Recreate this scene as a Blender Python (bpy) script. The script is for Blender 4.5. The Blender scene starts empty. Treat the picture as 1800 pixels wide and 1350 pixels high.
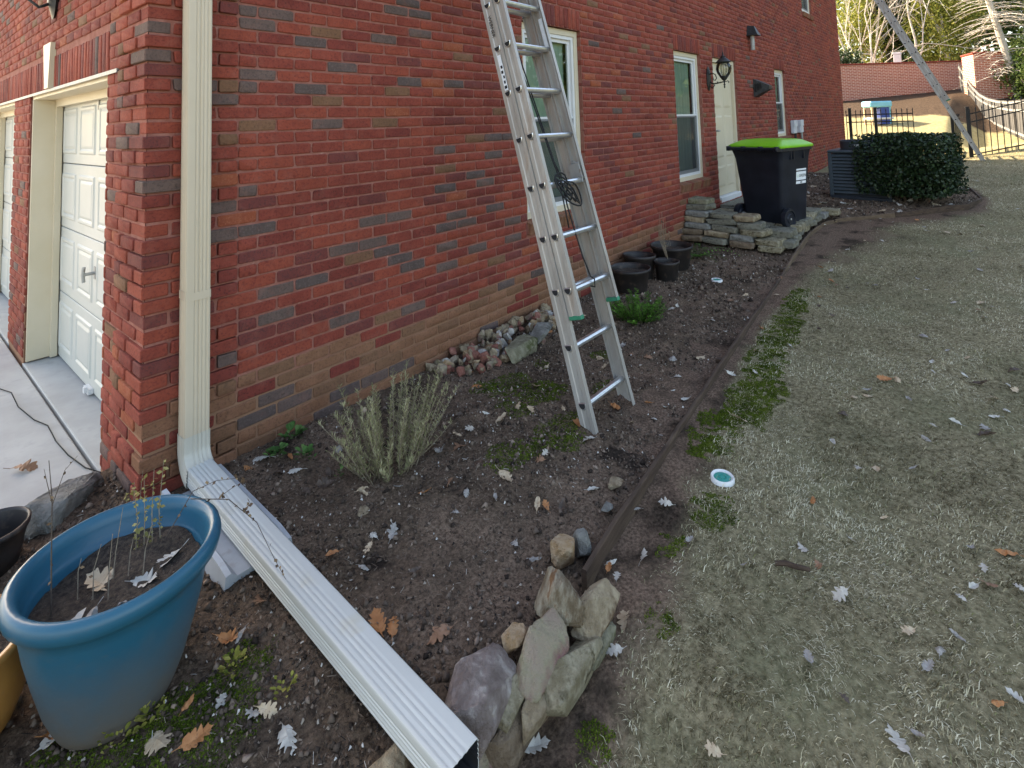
import bpy, bmesh, math, random
import numpy as np
from mathutils import Vector, Matrix
PI = math.pi
random.seed(7)
rng = np.random.default_rng(11)
SC = bpy.context.scene
COL = SC.collection

# ------------------------------------------------------------------ camera
FPX, PPX, PPY = 963.0, 915.2, 151.6            # focal length and principal point of the 1800x1350 photograph
YAW, PITCH, ROLL = 0.698038, 0.067695, -0.031282
CAMP = np.array([-0.82311, -2.94755, 1.61056])
_F = np.array([math.cos(YAW)*math.cos(PITCH), math.sin(YAW)*math.cos(PITCH), math.sin(PITCH)])
_R0 = np.array([math.sin(YAW), -math.cos(YAW), 0.0]); _U0 = np.cross(_R0, _F)
_R = math.cos(ROLL)*_R0 + math.sin(ROLL)*_U0
_U = -math.sin(ROLL)*_R0 + math.cos(ROLL)*_U0
cam = bpy.data.cameras.new('camera'); camo = bpy.data.objects.new('camera', cam); COL.objects.link(camo)
cam.sensor_width = 36.0; cam.lens = FPX/1800*36
cam.shift_x = (900-PPX)/1800; cam.shift_y = (PPY-675)/1800
cam.clip_start = 0.05; cam.clip_end = 600
camo.matrix_world = Matrix(((_R[0], _U[0], -_F[0], CAMP[0]), (_R[1], _U[1], -_F[1], CAMP[1]), (_R[2], _U[2], -_F[2], CAMP[2]), (0, 0, 0, 1)))
SC.camera = camo

# ------------------------------------------------------------------ sky and sun
SUN_EL, SUN_AZ = math.radians(36), math.radians(81)      # azimuth counted from +X towards +Y
W = bpy.data.worlds.new('World'); SC.world = W; W.use_nodes = True
_n = W.node_tree.nodes; _n.clear()
_sky = _n.new('ShaderNodeTexSky'); _sky.sky_type = 'NISHITA'; _sky.sun_disc = False
_sky.sun_elevation = SUN_EL; _sky.sun_rotation = PI/2 - SUN_AZ
_sky.air_density = 1.0; _sky.dust_density = 2.0; _sky.ozone_density = 1.0
_bg = _n.new('ShaderNodeBackground'); _bg.inputs[1].default_value = 0.15
_wo = _n.new('ShaderNodeOutputWorld')
W.node_tree.links.new(_sky.outputs[0], _bg.inputs[0]); W.node_tree.links.new(_bg.outputs[0], _wo.inputs[0])
_sl = bpy.data.lights.new('sun', 'SUN'); _sl.energy = 4.5; _sl.angle = math.radians(0.53); _sl.color = (1, .93, .82)
_so = bpy.data.objects.new('sun', _sl); COL.objects.link(_so)
_sd = Vector((math.cos(SUN_AZ)*math.cos(SUN_EL), math.sin(SUN_AZ)*math.cos(SUN_EL), math.sin(SUN_EL)))
_so.rotation_euler = _sd.to_track_quat('Z', 'Y').to_euler(); _so.location = (5, 20, 25)
SC.view_settings.view_transform = 'Standard'; SC.view_settings.look = 'None'
SC.view_settings.exposure = 2.3; SC.view_settings.gamma = 1.0; SC.view_settings.use_curve_mapping = False
SC.view_settings.use_white_balance = True; SC.view_settings.white_balance_temperature = 7900; SC.view_settings.white_balance_tint = 11
SC.render.engine = 'CYCLES'; SC.cycles.use_denoising = True
SC.cycles.max_bounces = 6; SC.cycles.diffuse_bounces = 3; SC.cycles.glossy_bounces = 3
SC.cycles.transparent_max_bounces = 8; SC.cycles.transmission_bounces = 4
SC.cycles.caustics_reflective = False; SC.cycles.caustics_refractive = False

# ------------------------------------------------------------------ small helpers
def vnoise(x, y, seed=0):
    x = np.asarray(x, float); y = np.asarray(y, float)
    xi = np.floor(x).astype(np.int64); yi = np.floor(y).astype(np.int64); fx = x-xi; fy = y-yi
    fx = fx*fx*(3-2*fx); fy = fy*fy*(3-2*fy)
    def h(a, b):
        n = (a*374761393 + b*668265263 + seed*1442695041) & 0xffffffff
        n = ((n ^ (n >> 13))*1274126177) & 0xffffffff
        return ((n ^ (n >> 16)) & 0xffff)/65535.0
    return (h(xi, yi)*(1-fx)+h(xi+1, yi)*fx)*(1-fy)+(h(xi, yi+1)*(1-fx)+h(xi+1, yi+1)*fx)*fy
def fbm(x, y, seed=0, o=3):
    s = 0; a = .5; f = 1
    for i in range(o):
        s = s+a*(vnoise(np.asarray(x)*f, np.asarray(y)*f, seed+i)-.5); a *= .5; f *= 2.1
    return s
class MB:
    def __init__(s): s.v = []; s.f = []; s.m = []; s.n = 0
    def add(s, v, f, m=0):
        v = [tuple(a) for a in v]; s.v += v; s.f += [tuple(i+s.n for i in q) for q in f]
        s.m += [m]*len(f) if isinstance(m, int) else list(m); s.n += len(v); return s
    def box(s, a, b, m=0, M=None, bev=0.0):
        (x0, y0, z0), (x1, y1, z1) = a, b
        if bev <= 0:
            v = [(x0,y0,z0),(x1,y0,z0),(x1,y1,z0),(x0,y1,z0),(x0,y0,z1),(x1,y0,z1),(x1,y1,z1),(x0,y1,z1)]
            f = [(0,3,2,1),(4,5,6,7),(0,1,5,4),(1,2,6,5),(2,3,7,6),(3,0,4,7)]
        else:
            bm = bmesh.new(); bmesh.ops.create_cube(bm, size=1)
            for q in bm.verts: q.co = Vector(((x0+x1)/2+q.co.x*(x1-x0), (y0+y1)/2+q.co.y*(y1-y0), (z0+z1)/2+q.co.z*(z1-z0)))
            bmesh.ops.bevel(bm, geom=list(bm.edges), offset=bev, segments=1, affect='EDGES', profile=.5)
            bm.verts.ensure_lookup_table(); v = [tuple(q.co) for q in bm.verts]; f = [tuple(l.index for l in q.verts) for q in bm.faces]; bm.free()
        if M is not None: v = [tuple(M @ Vector(q)) for q in v]
        return s.add(v, f, m)
    def tube(s, pts, r, n=8, m=0, cap=True, prof=None):
        pts = [Vector(q) for q in pts]; k = len(pts)
        rr = r if hasattr(r, '__len__') else [r]*k
        up = None; v = []
        for i, q in enumerate(pts):
            t = (pts[min(i+1, k-1)]-pts[max(i-1, 0)]).normalized()
            if up is None: up = Vector((0, 0, 1)) if abs(t.z) < .9 else Vector((1, 0, 0))
            a = t.cross(up).normalized(); b = a.cross(t).normalized(); up = b
            if prof is None:
                v += [q+rr[i]*(math.cos(2*PI*j/n)*a+math.sin(2*PI*j/n)*b) for j in range(n)]
            else:
                v += [q+rr[i]*(p[0]*a+p[1]*b) for p in prof]
        n = n if prof is None else len(prof)
        f = [(i*n+j, i*n+(j+1) % n, (i+1)*n+(j+1) % n, (i+1)*n+j) for i in range(k-1) for j in range(n)]
        if cap: f += [tuple(range(n))[::-1], tuple((k-1)*n+j for j in range(n))]
        return s.add(v, f, m)
    def lathe(s, prof, n=24, m=0, c=(0, 0, 0), sq=None):
        v = []; k = len(prof)
        for r, z in prof:
            for j in range(n):
                a = 2*PI*j/n; v.append((c[0]+r*math.cos(a), c[1]+r*math.sin(a), c[2]+z))
        f = [(i*n+j, i*n+(j+1) % n, (i+1)*n+(j+1) % n, (i+1)*n+j) for i in range(k-1) for j in range(n)]
        if prof[0][0] > 1e-4: f.append(tuple(range(n))[::-1])
        if prof[-1][0] > 1e-4: f.append(tuple((k-1)*n+j for j in range(n)))
        return s.add(v, f, m)
    def quadring(s, o, i, m=0):       # o, i: rings of equal length
        n = len(o); return s.add(list(o)+list(i), [(j, (j+1) % n, n+(j+1) % n, n+j) for j in range(n)], m)
    def mesh(s, name, mats, smooth=False):
        me = bpy.data.meshes.new(name); me.from_pydata(s.v, [], s.f)
        for q in (mats if isinstance(mats, (list, tuple)) else [mats]): me.materials.append(q)
        if any(s.m): me.polygons.foreach_set('material_index', s.m)
        if smooth: me.polygons.foreach_set('use_smooth', [True]*len(me.polygons))
        me.update(); return me
def link(name, me, parent=None, loc=None, rot=None):
    o = bpy.data.objects.new(name, me); COL.objects.link(o)
    if parent is not None: o.parent = parent
    if loc is not None: o.location = loc
    if rot is not None: o.rotation_euler = rot
    return o
def obj(name, mb, mats, parent=None, smooth=False, loc=None, rot=None, auto=None):
    me = mb.mesh(name, mats, smooth)
    if auto:
        me.polygons.foreach_set('use_smooth', [True]*len(me.polygons)); me.set_sharp_from_angle(angle=math.radians(auto))
    return link(name, me, parent, loc, rot)
def tag(o, label=None, cat=None, group=None, kind=None):
    if label: o['label'] = label
    if cat: o['category'] = cat
    if group: o['group'] = group
    if kind: o['kind'] = kind
    return o
def empty(name, label, cat, loc=(0, 0, 0), rz=0, group=None):
    o = bpy.data.objects.new(name, None); COL.objects.link(o); o.location = loc; o.rotation_euler = (0, 0, rz); o.empty_display_size = .1
    return tag(o, label, cat, group)
def npmesh(name, V, Fc, mats, attr=None, midx=None, smooth=False):
    """V (n,3), Fc (k,m) equal-size faces, attr dict of per-vertex floats"""
    V = np.asarray(V, np.float32); Fc = np.asarray(Fc, np.int32); k, m = Fc.shape
    me = bpy.data.meshes.new(name); me.vertices.add(len(V)); me.vertices.foreach_set('co', V.ravel())
    me.loops.add(k*m); me.loops.foreach_set('vertex_index', Fc.ravel()); me.polygons.add(k)
    me.polygons.foreach_set('loop_start', np.arange(0, k*m, m, dtype=np.int32))
    for q in (mats if isinstance(mats, (list, tuple)) else [mats]): me.materials.append(q)
    if midx is not None: me.polygons.foreach_set('material_index', np.asarray(midx, np.int32))
    me.update(calc_edges=True)
    if smooth: me.polygons.foreach_set('use_smooth', np.ones(k, bool))
    for a, d in (attr or {}).items():
        at_ = me.attributes.new(a, 'FLOAT', 'POINT'); at_.data.foreach_set('value', np.asarray(d, np.float32))
    return me

# ------------------------------------------------------------------ materials
def newmat(name):
    m = bpy.data.materials.new(name); m.use_nodes = True; nt = m.node_tree
    b = nt.nodes['Principled BSDF']; b.inputs['Specular IOR Level'].default_value = .3
    return m, nt, b
def nd(nt, t, **k):
    q = nt.nodes.new(t)
    for a, v in k.items():
        if a in q.inputs: q.inputs[a].default_value = v
        else: setattr(q, a, v)
    return q
def c4(c): return (c[0], c[1], c[2], 1)
def mat(name, c1, c2=None, rough=.8, scale=8, bump=.0, bscale=60, bdist=.01, metal=0, spec=.3, lo=.35, hi=.65, det=6, c3=None, s3=40, t3=.62, objc=False, stretch=None):
    m, nt, b = newmat(name); L = nt.links.new
    b.inputs['Roughness'].default_value = rough; b.inputs['Metallic'].default_value = metal; b.inputs['Specular IOR Level'].default_value = spec
    if objc: src = nd(nt, 'ShaderNodeTexCoord').outputs['Object']
    else: src = nd(nt, 'ShaderNodeNewGeometry').outputs['Position']
    if stretch:
        mp = nd(nt, 'ShaderNodeMapping'); mp.inputs['Scale'].default_value = stretch; L(src, mp.inputs[0]); src = mp.outputs[0]
    out = None
    if c2 is not None:
        n = nd(nt, 'ShaderNodeTexNoise', Scale=scale, Detail=det, Roughness=.6); L(src, n.inputs['Vector'])
        r = nd(nt, 'ShaderNodeValToRGB'); r.color_ramp.elements[0].position = lo; r.color_ramp.elements[1].position = hi
        r.color_ramp.elements[0].color = c4(c1); r.color_ramp.elements[1].color = c4(c2); L(n.outputs[0], r.inputs[0]); out = r.outputs[0]
        if c3 is not None:
            n3 = nd(nt, 'ShaderNodeTexNoise', Scale=s3, Detail=4, Roughness=.6); L(src, n3.inputs['Vector'])
            r3 = nd(nt, 'ShaderNodeValToRGB'); r3.color_ramp.elements[0].position = t3-.06; r3.color_ramp.elements[1].position = t3+.06; L(n3.outputs[0], r3.inputs[0])
            mx = nd(nt, 'ShaderNodeMix', data_type='RGBA'); L(r3.outputs[0], mx.inputs[0]); L(out, mx.inputs[6]); mx.inputs[7].default_value = c4(c3); out = mx.outputs[2]
        L(out, b.inputs['Base Color'])
    else: b.inputs['Base Color'].default_value = c4(c1)
    if bump:
        n2 = nd(nt, 'ShaderNodeTexNoise', Scale=bscale, Detail=5, Roughness=.65); L(src, n2.inputs['Vector'])
        bp = nd(nt, 'ShaderNodeBump', Strength=bump, Distance=bdist); L(n2.outputs[0], bp.inputs['Height']); L(bp.outputs[0], b.inputs['Normal'])
    return m
def rampmat(name, stops, rough=.8, trans=0, spec=.2, attr='rnd'):
    """colour picked per piece from a stored random number"""
    m, nt, b = newmat(name); L = nt.links.new; b.inputs['Roughness'].default_value = rough; b.inputs['Specular IOR Level'].default_value = spec
    a = nd(nt, 'ShaderNodeAttribute', attribute_name=attr); r = nd(nt, 'ShaderNodeValToRGB'); cr = r.color_ramp
    while len(cr.elements) < len(stops): cr.elements.new(.5)
    for e, (p, c) in zip(cr.elements, stops): e.position = p; e.color = c4(c)
    L(a.outputs['Fac'], r.inputs[0]); L(r.outputs[0], b.inputs['Base Color'])
    if trans:
        t = nd(nt, 'ShaderNodeBsdfTranslucent'); L(r.outputs[0], t.inputs[0]); mx = nd(nt, 'ShaderNodeMixShader'); mx.inputs[0].default_value = trans
        o = nt.nodes['Material Output']; L(b.outputs[0], mx.inputs[1]); L(t.outputs[0], mx.inputs[2]); L(mx.outputs[0], o.inputs[0])
    return m
def brickmat(name, c1, c2, c3):
    m, nt, b = newmat(name); L = nt.links.new; b.inputs['Roughness'].default_value = .88; b.inputs['Specular IOR Level'].default_value = .15
    pos = nd(nt, 'ShaderNodeNewGeometry').outputs['Position']
    n = nd(nt, 'ShaderNodeTexNoise', Scale=9, Detail=6, Roughness=.65); L(pos, n.inputs['Vector'])
    r = nd(nt, 'ShaderNodeValToRGB'); r.color_ramp.elements[0].position = .32; r.color_ramp.elements[0].color = c4(c1); r.color_ramp.elements[1].position = .68; r.color_ramp.elements[1].color = c4(c2); L(n.outputs[0], r.inputs[0])
    n3 = nd(nt, 'ShaderNodeTexNoise', Scale=85, Detail=4, Roughness=.75); L(pos, n3.inputs['Vector'])
    r3 = nd(nt, 'ShaderNodeValToRGB'); r3.color_ramp.elements[0].position = .50; r3.color_ramp.elements[1].position = .68; L(n3.outputs[0], r3.inputs[0])
    mx = nd(nt, 'ShaderNodeMix', data_type='RGBA'); L(r3.outputs[0], mx.inputs[0]); L(r.outputs[0], mx.inputs[6]); mx.inputs[7].default_value = c4(c3)
    # thin mortar smears wiped over the faces
    n4 = nd(nt, 'ShaderNodeTexNoise', Scale=11, Detail=7, Roughness=.72); L(pos, n4.inputs['Vector'])
    r4 = nd(nt, 'ShaderNodeValToRGB'); r4.color_ramp.elements[0].position = .52; r4.color_ramp.elements[1].position = .74; r4.color_ramp.elements[1].color = (.38, .38, .38, 1); L(n4.outputs[0], r4.inputs[0])
    mx2 = nd(nt, 'ShaderNodeMix', data_type='RGBA'); L(r4.outputs[0], mx2.inputs[0]); L(mx.outputs[2], mx2.inputs[6]); mx2.inputs[7].default_value = (.29, .12, .09, 1)
    n5 = nd(nt, 'ShaderNodeTexNoise', Scale=1.3, Detail=5, Roughness=.6); L(pos, n5.inputs['Vector'])
    r5 = nd(nt, 'ShaderNodeMapRange'); r5.inputs[1].default_value = .3; r5.inputs[2].default_value = .7; r5.inputs[3].default_value = .78; r5.inputs[4].default_value = 1.12; L(n5.outputs[0], r5.inputs[0])
    sc_ = nd(nt, 'ShaderNodeVectorMath', operation='SCALE'); L(mx2.outputs[2], sc_.inputs[0]); L(r5.outputs[0], sc_.inputs['Scale'])
    L(sc_.outputs[0], b.inputs['Base Color'])
    n2 = nd(nt, 'ShaderNodeTexNoise', Scale=75, Detail=6, Roughness=.7); L(pos, n2.inputs['Vector'])
    bp = nd(nt, 'ShaderNodeBump', Strength=.8, Distance=.006); L(n2.outputs[0], bp.inputs['Height']); L(bp.outputs[0], b.inputs['Normal'])
    return m
BR = [brickmat('brick_red_a', (0.2024, 0.04281, 0.02965), (0.2728, 0.06174, 0.04188), (0.1233, 0.02882, 0.02268)),
      brickmat('brick_red_b', (0.2376, 0.05104, 0.0314), (0.2993, 0.06997, 0.04361), (0.1496, 0.03292, 0.02617)),
      brickmat('brick_red_c', (0.1583, 0.03458, 0.02617), (0.2287, 0.04939, 0.03663), (0.088, 0.0247, 0.02181)),
      brickmat('brick_orange', (0.2904, 0.08232, 0.03925), (0.2376, 0.0535, 0.03053), (0.352, 0.1235, 0.06978)),
      brickmat('brick_plum', (0.1408, 0.04116, 0.03663), (0.1936, 0.04939, 0.03925), (0.07919, 0.03292, 0.0314)),
      brickmat('brick_grey', (0.1098, 0.07168, 0.0616), (0.1512, 0.1008, 0.08512), (0.0728, 0.0504, 0.0448)),
      brickmat('brick_dark_grey', (0.07392, 0.05264, 0.04816), (0.112, 0.0784, 0.06944), (0.1456, 0.1064, 0.0952)),
      brickmat('brick_olive', (0.165, 0.082, 0.046), (0.21, 0.105, 0.062), (0.095, 0.055, 0.035)),
      brickmat('brick_brown', (0.2, 0.09, 0.05), (0.26, 0.125, 0.074), (0.12, 0.06, 0.038))]
MORTAR = mat('mortar_pink', (.235, .088, .066), (.32, .14, .11), rough=.95, scale=14, bump=.8, bscale=90, bdist=.006, c3=(.42, .23, .185), s3=22, t3=.68, spec=.1)
# soil splash dried onto the lowest joints
_nt = MORTAR.node_tree; _b = _nt.nodes['Principled BSDF']; _old = _b.inputs['Base Color'].links[0].from_socket
_g = nd(_nt, 'ShaderNodeNewGeometry'); _s = nd(_nt, 'ShaderNodeSeparateXYZ'); _nt.links.new(_g.outputs['Position'], _s.inputs[0])
_nz = nd(_nt, 'ShaderNodeTexNoise', Scale=3.5, Detail=6); _nt.links.new(_g.outputs['Position'], _nz.inputs['Vector'])
_ma = nd(_nt, 'ShaderNodeMath', operation='MULTIPLY_ADD'); _ma.inputs[1].default_value = -.5; _nt.links.new(_nz.outputs[0], _ma.inputs[0]); _nt.links.new(_s.outputs[2], _ma.inputs[2])
_mr = nd(_nt, 'ShaderNodeMapRange'); _mr.inputs[1].default_value = .02; _mr.inputs[2].default_value = .20; _mr.inputs[3].default_value = .85; _mr.inputs[4].default_value = 0; _nt.links.new(_ma.outputs[0], _mr.inputs[0])
_mx = nd(_nt, 'ShaderNodeMix', data_type='RGBA'); _nt.links.new(_mr.outputs[0], _mx.inputs[0]); _nt.links.new(_old, _mx.inputs[6]); _mx.inputs[7].default_value = (.27, .155, .095, 1); _nt.links.new(_mx.outputs[2], _b.inputs['Base Color'])
M_CREAM = mat('cream_paint', (.54, .47, .34), (.58, .51, .385), rough=.5, scale=3, bump=.05, bscale=40)
M_WHITE = mat('white_vinyl', (.58, .585, .58), (.63, .63, .63), rough=.4, scale=3)
M_GDOOR = mat('garage_door_white', (.44, .445, .405), (.485, .48, .44), rough=.45, scale=2.5, bump=.08, bscale=200, bdist=.001)
M_ALU = mat('ladder_aluminium', (.33, .305, .28), (.46, .44, .41), rough=.5, scale=7, metal=.35, bump=.15, bscale=40, c3=(.36, .31, .27), s3=14, t3=.6, stretch=(1, 1, .25))
M_RUNG = mat('rung_aluminium', (.62, .63, .64), (.74, .75, .76), rough=.3, scale=30, metal=.85)
M_BLACK = mat('black_iron', (.012, .012, .013), (.02, .02, .02), rough=.45, scale=20)
M_ROPE = mat('black_rope', (.012, .012, .014), (.03, .03, .03), rough=.9, scale=200)
M_GREEN = mat('green_plastic', (.02, .17, .10), (.03, .22, .13), rough=.5, scale=20)
M_SPOUT = mat('cream_downspout', (.50, .415, .305), (.535, .45, .34), rough=.42, scale=1.5)
M_SPOUT2 = mat('pale_downspout', (.405, .405, .38), (.45, .455, .43), rough=.4, scale=2, c3=(.42, .40, .34), s3=5, t3=.68)
M_ELBOW = mat('elbow_cream', (.45, .42, .35), (.49, .46, .39), rough=.42, scale=2)
M_DARK = mat('dark_inside', (.02, .02, .022), rough=.9)
M_CONC = mat('concrete', (.32, .317, .305), (.39, .387, .375), rough=.9, scale=3, bump=.3, bscale=150, bdist=.002, c3=(.33, .33, .32), s3=11, t3=.6)
M_SPLASH = mat('splash_block_grey', (.30, .32, .34), (.38, .40, .42), rough=.6, scale=6, c3=(.3, .3, .3), s3=14, t3=.62)
M_STEEL = mat('grey_steel', (.28, .28, .27), (.38, .38, .36), rough=.55, scale=8, metal=.3, c3=(.2, .14, .1), s3=25, t3=.64)
def glassmat(name, tint, ior=1.45, rough=.02):
    m, nt, b = newmat(name); L = nt.links.new; nt.nodes.remove(b)
    f = nd(nt, 'ShaderNodeFresnel', IOR=ior); g = nd(nt, 'ShaderNodeBsdfGlossy', Roughness=rough); t = nd(nt, 'ShaderNodeBsdfTransparent'); t.inputs[0].default_value = c4(tint)
    mx = nd(nt, 'ShaderNodeMixShader'); L(f.outputs[0], mx.inputs[0]); L(t.outputs[0], mx.inputs[1]); L(g.outputs[0], mx.inputs[2]); L(mx.outputs[0], nt.nodes['Material Output'].inputs[0])
    return m
M_GLASS = glassmat('window_glass', (.85, .9, .87), 1.6)
M_LGLASS = glassmat('lantern_glass', (.8, .8, .74), 1.5, .12)
M_REFL_CURTAIN = mat('sage_reflection_curtain', (.30, .42, .34), (.36, .48, .40), rough=.9, scale=6)  # sage green put in to imitate trees mirrored in the panes
# ------------------------------------------------------------------ ground shape
_EX = [-3, .3, .62, .85, 1.02, 2.02, 3.5, 5.0, 5.9, 6.8, 7.4, 7.75, 8.05, 8.45, 9.2, 10, 11, 11.9, 12.3, 12.5]
_EY = [-1.95, -1.86, -1.82, -1.76, -1.73, -1.61, -1.46, -1.33, -1.26, -1.2, -1.21, -1.33, -1.65, -2.1, -2.7, -2.85, -2.7, -2.0, -.8, .3]
def edgeY(x): return np.interp(x, _EX, _EY)
def zb0(x): return np.interp(x, [-3, -.6, 0, 3.5, 5, 6, 8, 9, 12, 17], [-.06, -.05, 0, .0, .05, .1, .2, .26, .36, .5])
def bedh(x, y):
    x = np.asarray(x, float); y = np.asarray(y, float)
    d = np.clip((y-edgeY(x))/.5, 0, 1)
    h = zb0(x) - .035*(1-d) + .05*fbm(x*2.2, y*2.2, 3) + .03*fbm(x*9, y*9, 5) + .022*fbm(x*38, y*38, 9, 2)
    low = np.clip((.75-x)/.5, 0, 1)*np.clip((edgeY(x)+.16-y)/.2, 0, 1)      # falls away outside the edging stones
    return h - .13*low
def lawnh(x, y):
    x = np.asarray(x, float); y = np.asarray(y, float)
    h = np.interp(x, [-12, .2, .95, 3.5, 6, 8.2, 9.5, 12, 16.5, 18.5, 22, 26, 29.5, 34, 60], [-.20, -.14, -.045, -.022, .055, .155, .22, .32, .40, .62, 1.0, 1.75, 2.2, 2.7, 6.5])
    side = np.clip((x-15.9)/.7, 0, 1)*np.clip((19.5-x)/2, 0, 1)*np.interp(y, [-30, -6, -4, -2.7, 3], [1.6, .75, .30, 0, -.02])
    side = side - .62*np.clip((-2.0-y)/1.0, 0, 1)*np.clip((x-18)/2.5, 0, 1)*np.clip((30.5-x)/2.5, 0, 1)
    return h + side + .05*fbm(x*.9, y*.9, 21) + .02*fbm(x*6, y*6, 23) + .022*fbm(x*26, y*26, 25, 2)
def inbed(x, y): return (np.asarray(y) > edgeY(x)) & (np.asarray(x) < 12.5)
def gh(x, y):
    return float(bedh(x, y)) if bool(inbed(x, y)) else float(lawnh(x, y))
def at(px, py, z=None, dz=0.0):
    """point of the ground that the photograph shows at a pixel"""
    d = _F+_R*(px-PPX)/FPX-_U*(py-PPY)/FPX
    zz = 0.0 if z is None else z
    for i in range(12):
        q = CAMP+d*((zz-CAMP[2])/d[2])
        if z is not None: break
        zz = .5*zz+.5*gh(q[0], q[1])
    return Vector((q[0], q[1], zz+dz))
def onplane(px, py, axis, val):
    d = _F+_R*(px-PPX)/FPX-_U*(py-PPY)/FPX
    return Vector(CAMP+d*((val-CAMP[axis])/d[axis]))

# ------------------------------------------------------------------ lawn, bed, driveway
def gridmesh(name, xs, ys, hf, m, mask=None, smooth=True, attr=None):
    X, Y = np.meshgrid(xs, ys, indexing='ij'); Z = hf(X, Y); V = np.stack([X, Y, Z], -1).reshape(-1, 3)
    nx, ny = len(xs), len(ys); i, j = np.meshgrid(np.arange(nx-1), np.arange(ny-1), indexing='ij')
    a = i*ny+j; Fc = np.stack([a, a+ny, a+ny+1, a+1], -1).reshape(-1, 4)
    if mask is not None:
        cx = .25*(X[:-1, :-1]+X[1:, 1:]+X[:-1, 1:]+X[1:, :-1]); cy = .25*(Y[:-1, :-1]+Y[1:, 1:]+Y[:-1, 1:]+Y[1:, :-1])
        Fc = Fc[mask(cx, cy).reshape(-1)]
        used = np.unique(Fc); rm = np.full(len(V), -1); rm[used] = np.arange(len(used)); V = V[used]; Fc = rm[Fc]
    return npmesh(name, V, Fc, m, smooth=smooth, attr={k: f(V[:, 0], V[:, 1]) for k, f in (attr or {}).items()})
def lawnmat():
    m, nt, b = newmat('lawn_thatch'); L = nt.links.new; b.inputs['Roughness'].default_value = .95; b.inputs['Specular IOR Level'].default_value = .05
    pos = nd(nt, 'ShaderNodeNewGeometry').outputs['Position']
    def noise(s, d=6): q = nd(nt, 'ShaderNodeTexNoise', Scale=s, Detail=d, Roughness=.65); L(pos, q.inputs['Vector']); return q.outputs[0]
    def ramp(f, a, b_, c1, c2): q = nd(nt, 'ShaderNodeValToRGB'); e = q.color_ramp.elements; e[0].position = a; e[1].position = b_; e[0].color = c4(c1); e[1].color = c4(c2); L(f, q.inputs[0]); return q.outputs[0]
    def mix(f, a, b_): q = nd(nt, 'ShaderNodeMix', data_type='RGBA'); L(f, q.inputs[0]); L(a, q.inputs[6]); (L(b_, q.inputs[7]) if not isinstance(b_, tuple) else setattr(q.inputs[7], 'default_value', c4(b_))); return q.outputs[2]
    base = ramp(noise(45), .35, .65, (.10, .08, .045), (.35, .295, .18))
    green = ramp(noise(40), .35, .65, (.09, .085, .045), (.28, .255, .15))
    c = mix(ramp(noise(1.1), .48, .68, (0, 0, 0), (1, 1, 1)), base, green)
    ba = nd(nt, 'ShaderNodeAttribute', attribute_name='bare'); c = mix(ba.outputs['Fac'], c, mix(ramp(noise(3.2, 4), .36, .50, (0, 0, 0), (1, 1, 1)), ramp(noise(70), .36, .66, (.018, .013, .010), (.085, .06, .043)), ramp(noise(85), .36, .66, (.075, .048, .035), (.25, .168, .12))))
    # beyond the side yard: straw lawn, then mulch under the far wall, tree shade painted into its brown
    sep = nd(nt, 'ShaderNodeSeparateXYZ'); L(pos, sep.inputs[0])
    straw = ramp(noise(9), .3, .7, (.20, .17, .085), (.31, .27, .15))
    mr = nd(nt, 'ShaderNodeMapRange'); mr.inputs[1].default_value = 15.6; mr.inputs[2].default_value = 17.2; L(sep.outputs[0], mr.inputs[0]); c = mix(mr.outputs[0], c, straw)
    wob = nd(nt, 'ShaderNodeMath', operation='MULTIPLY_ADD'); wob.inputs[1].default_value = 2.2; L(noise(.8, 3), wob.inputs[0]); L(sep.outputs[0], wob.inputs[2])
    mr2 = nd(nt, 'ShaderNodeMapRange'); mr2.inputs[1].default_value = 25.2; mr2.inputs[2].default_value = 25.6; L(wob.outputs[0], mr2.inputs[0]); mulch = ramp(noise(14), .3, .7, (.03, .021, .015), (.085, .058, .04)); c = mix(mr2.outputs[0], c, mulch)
    L(c, b.inputs['Base Color'])
    bp = nd(nt, 'ShaderNodeBump', Strength=.9, Distance=.02); L(noise(70), bp.inputs['Height']); L(bp.outputs[0], b.inputs['Normal'])
    return m
M_LAWN = lawnmat()
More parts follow.
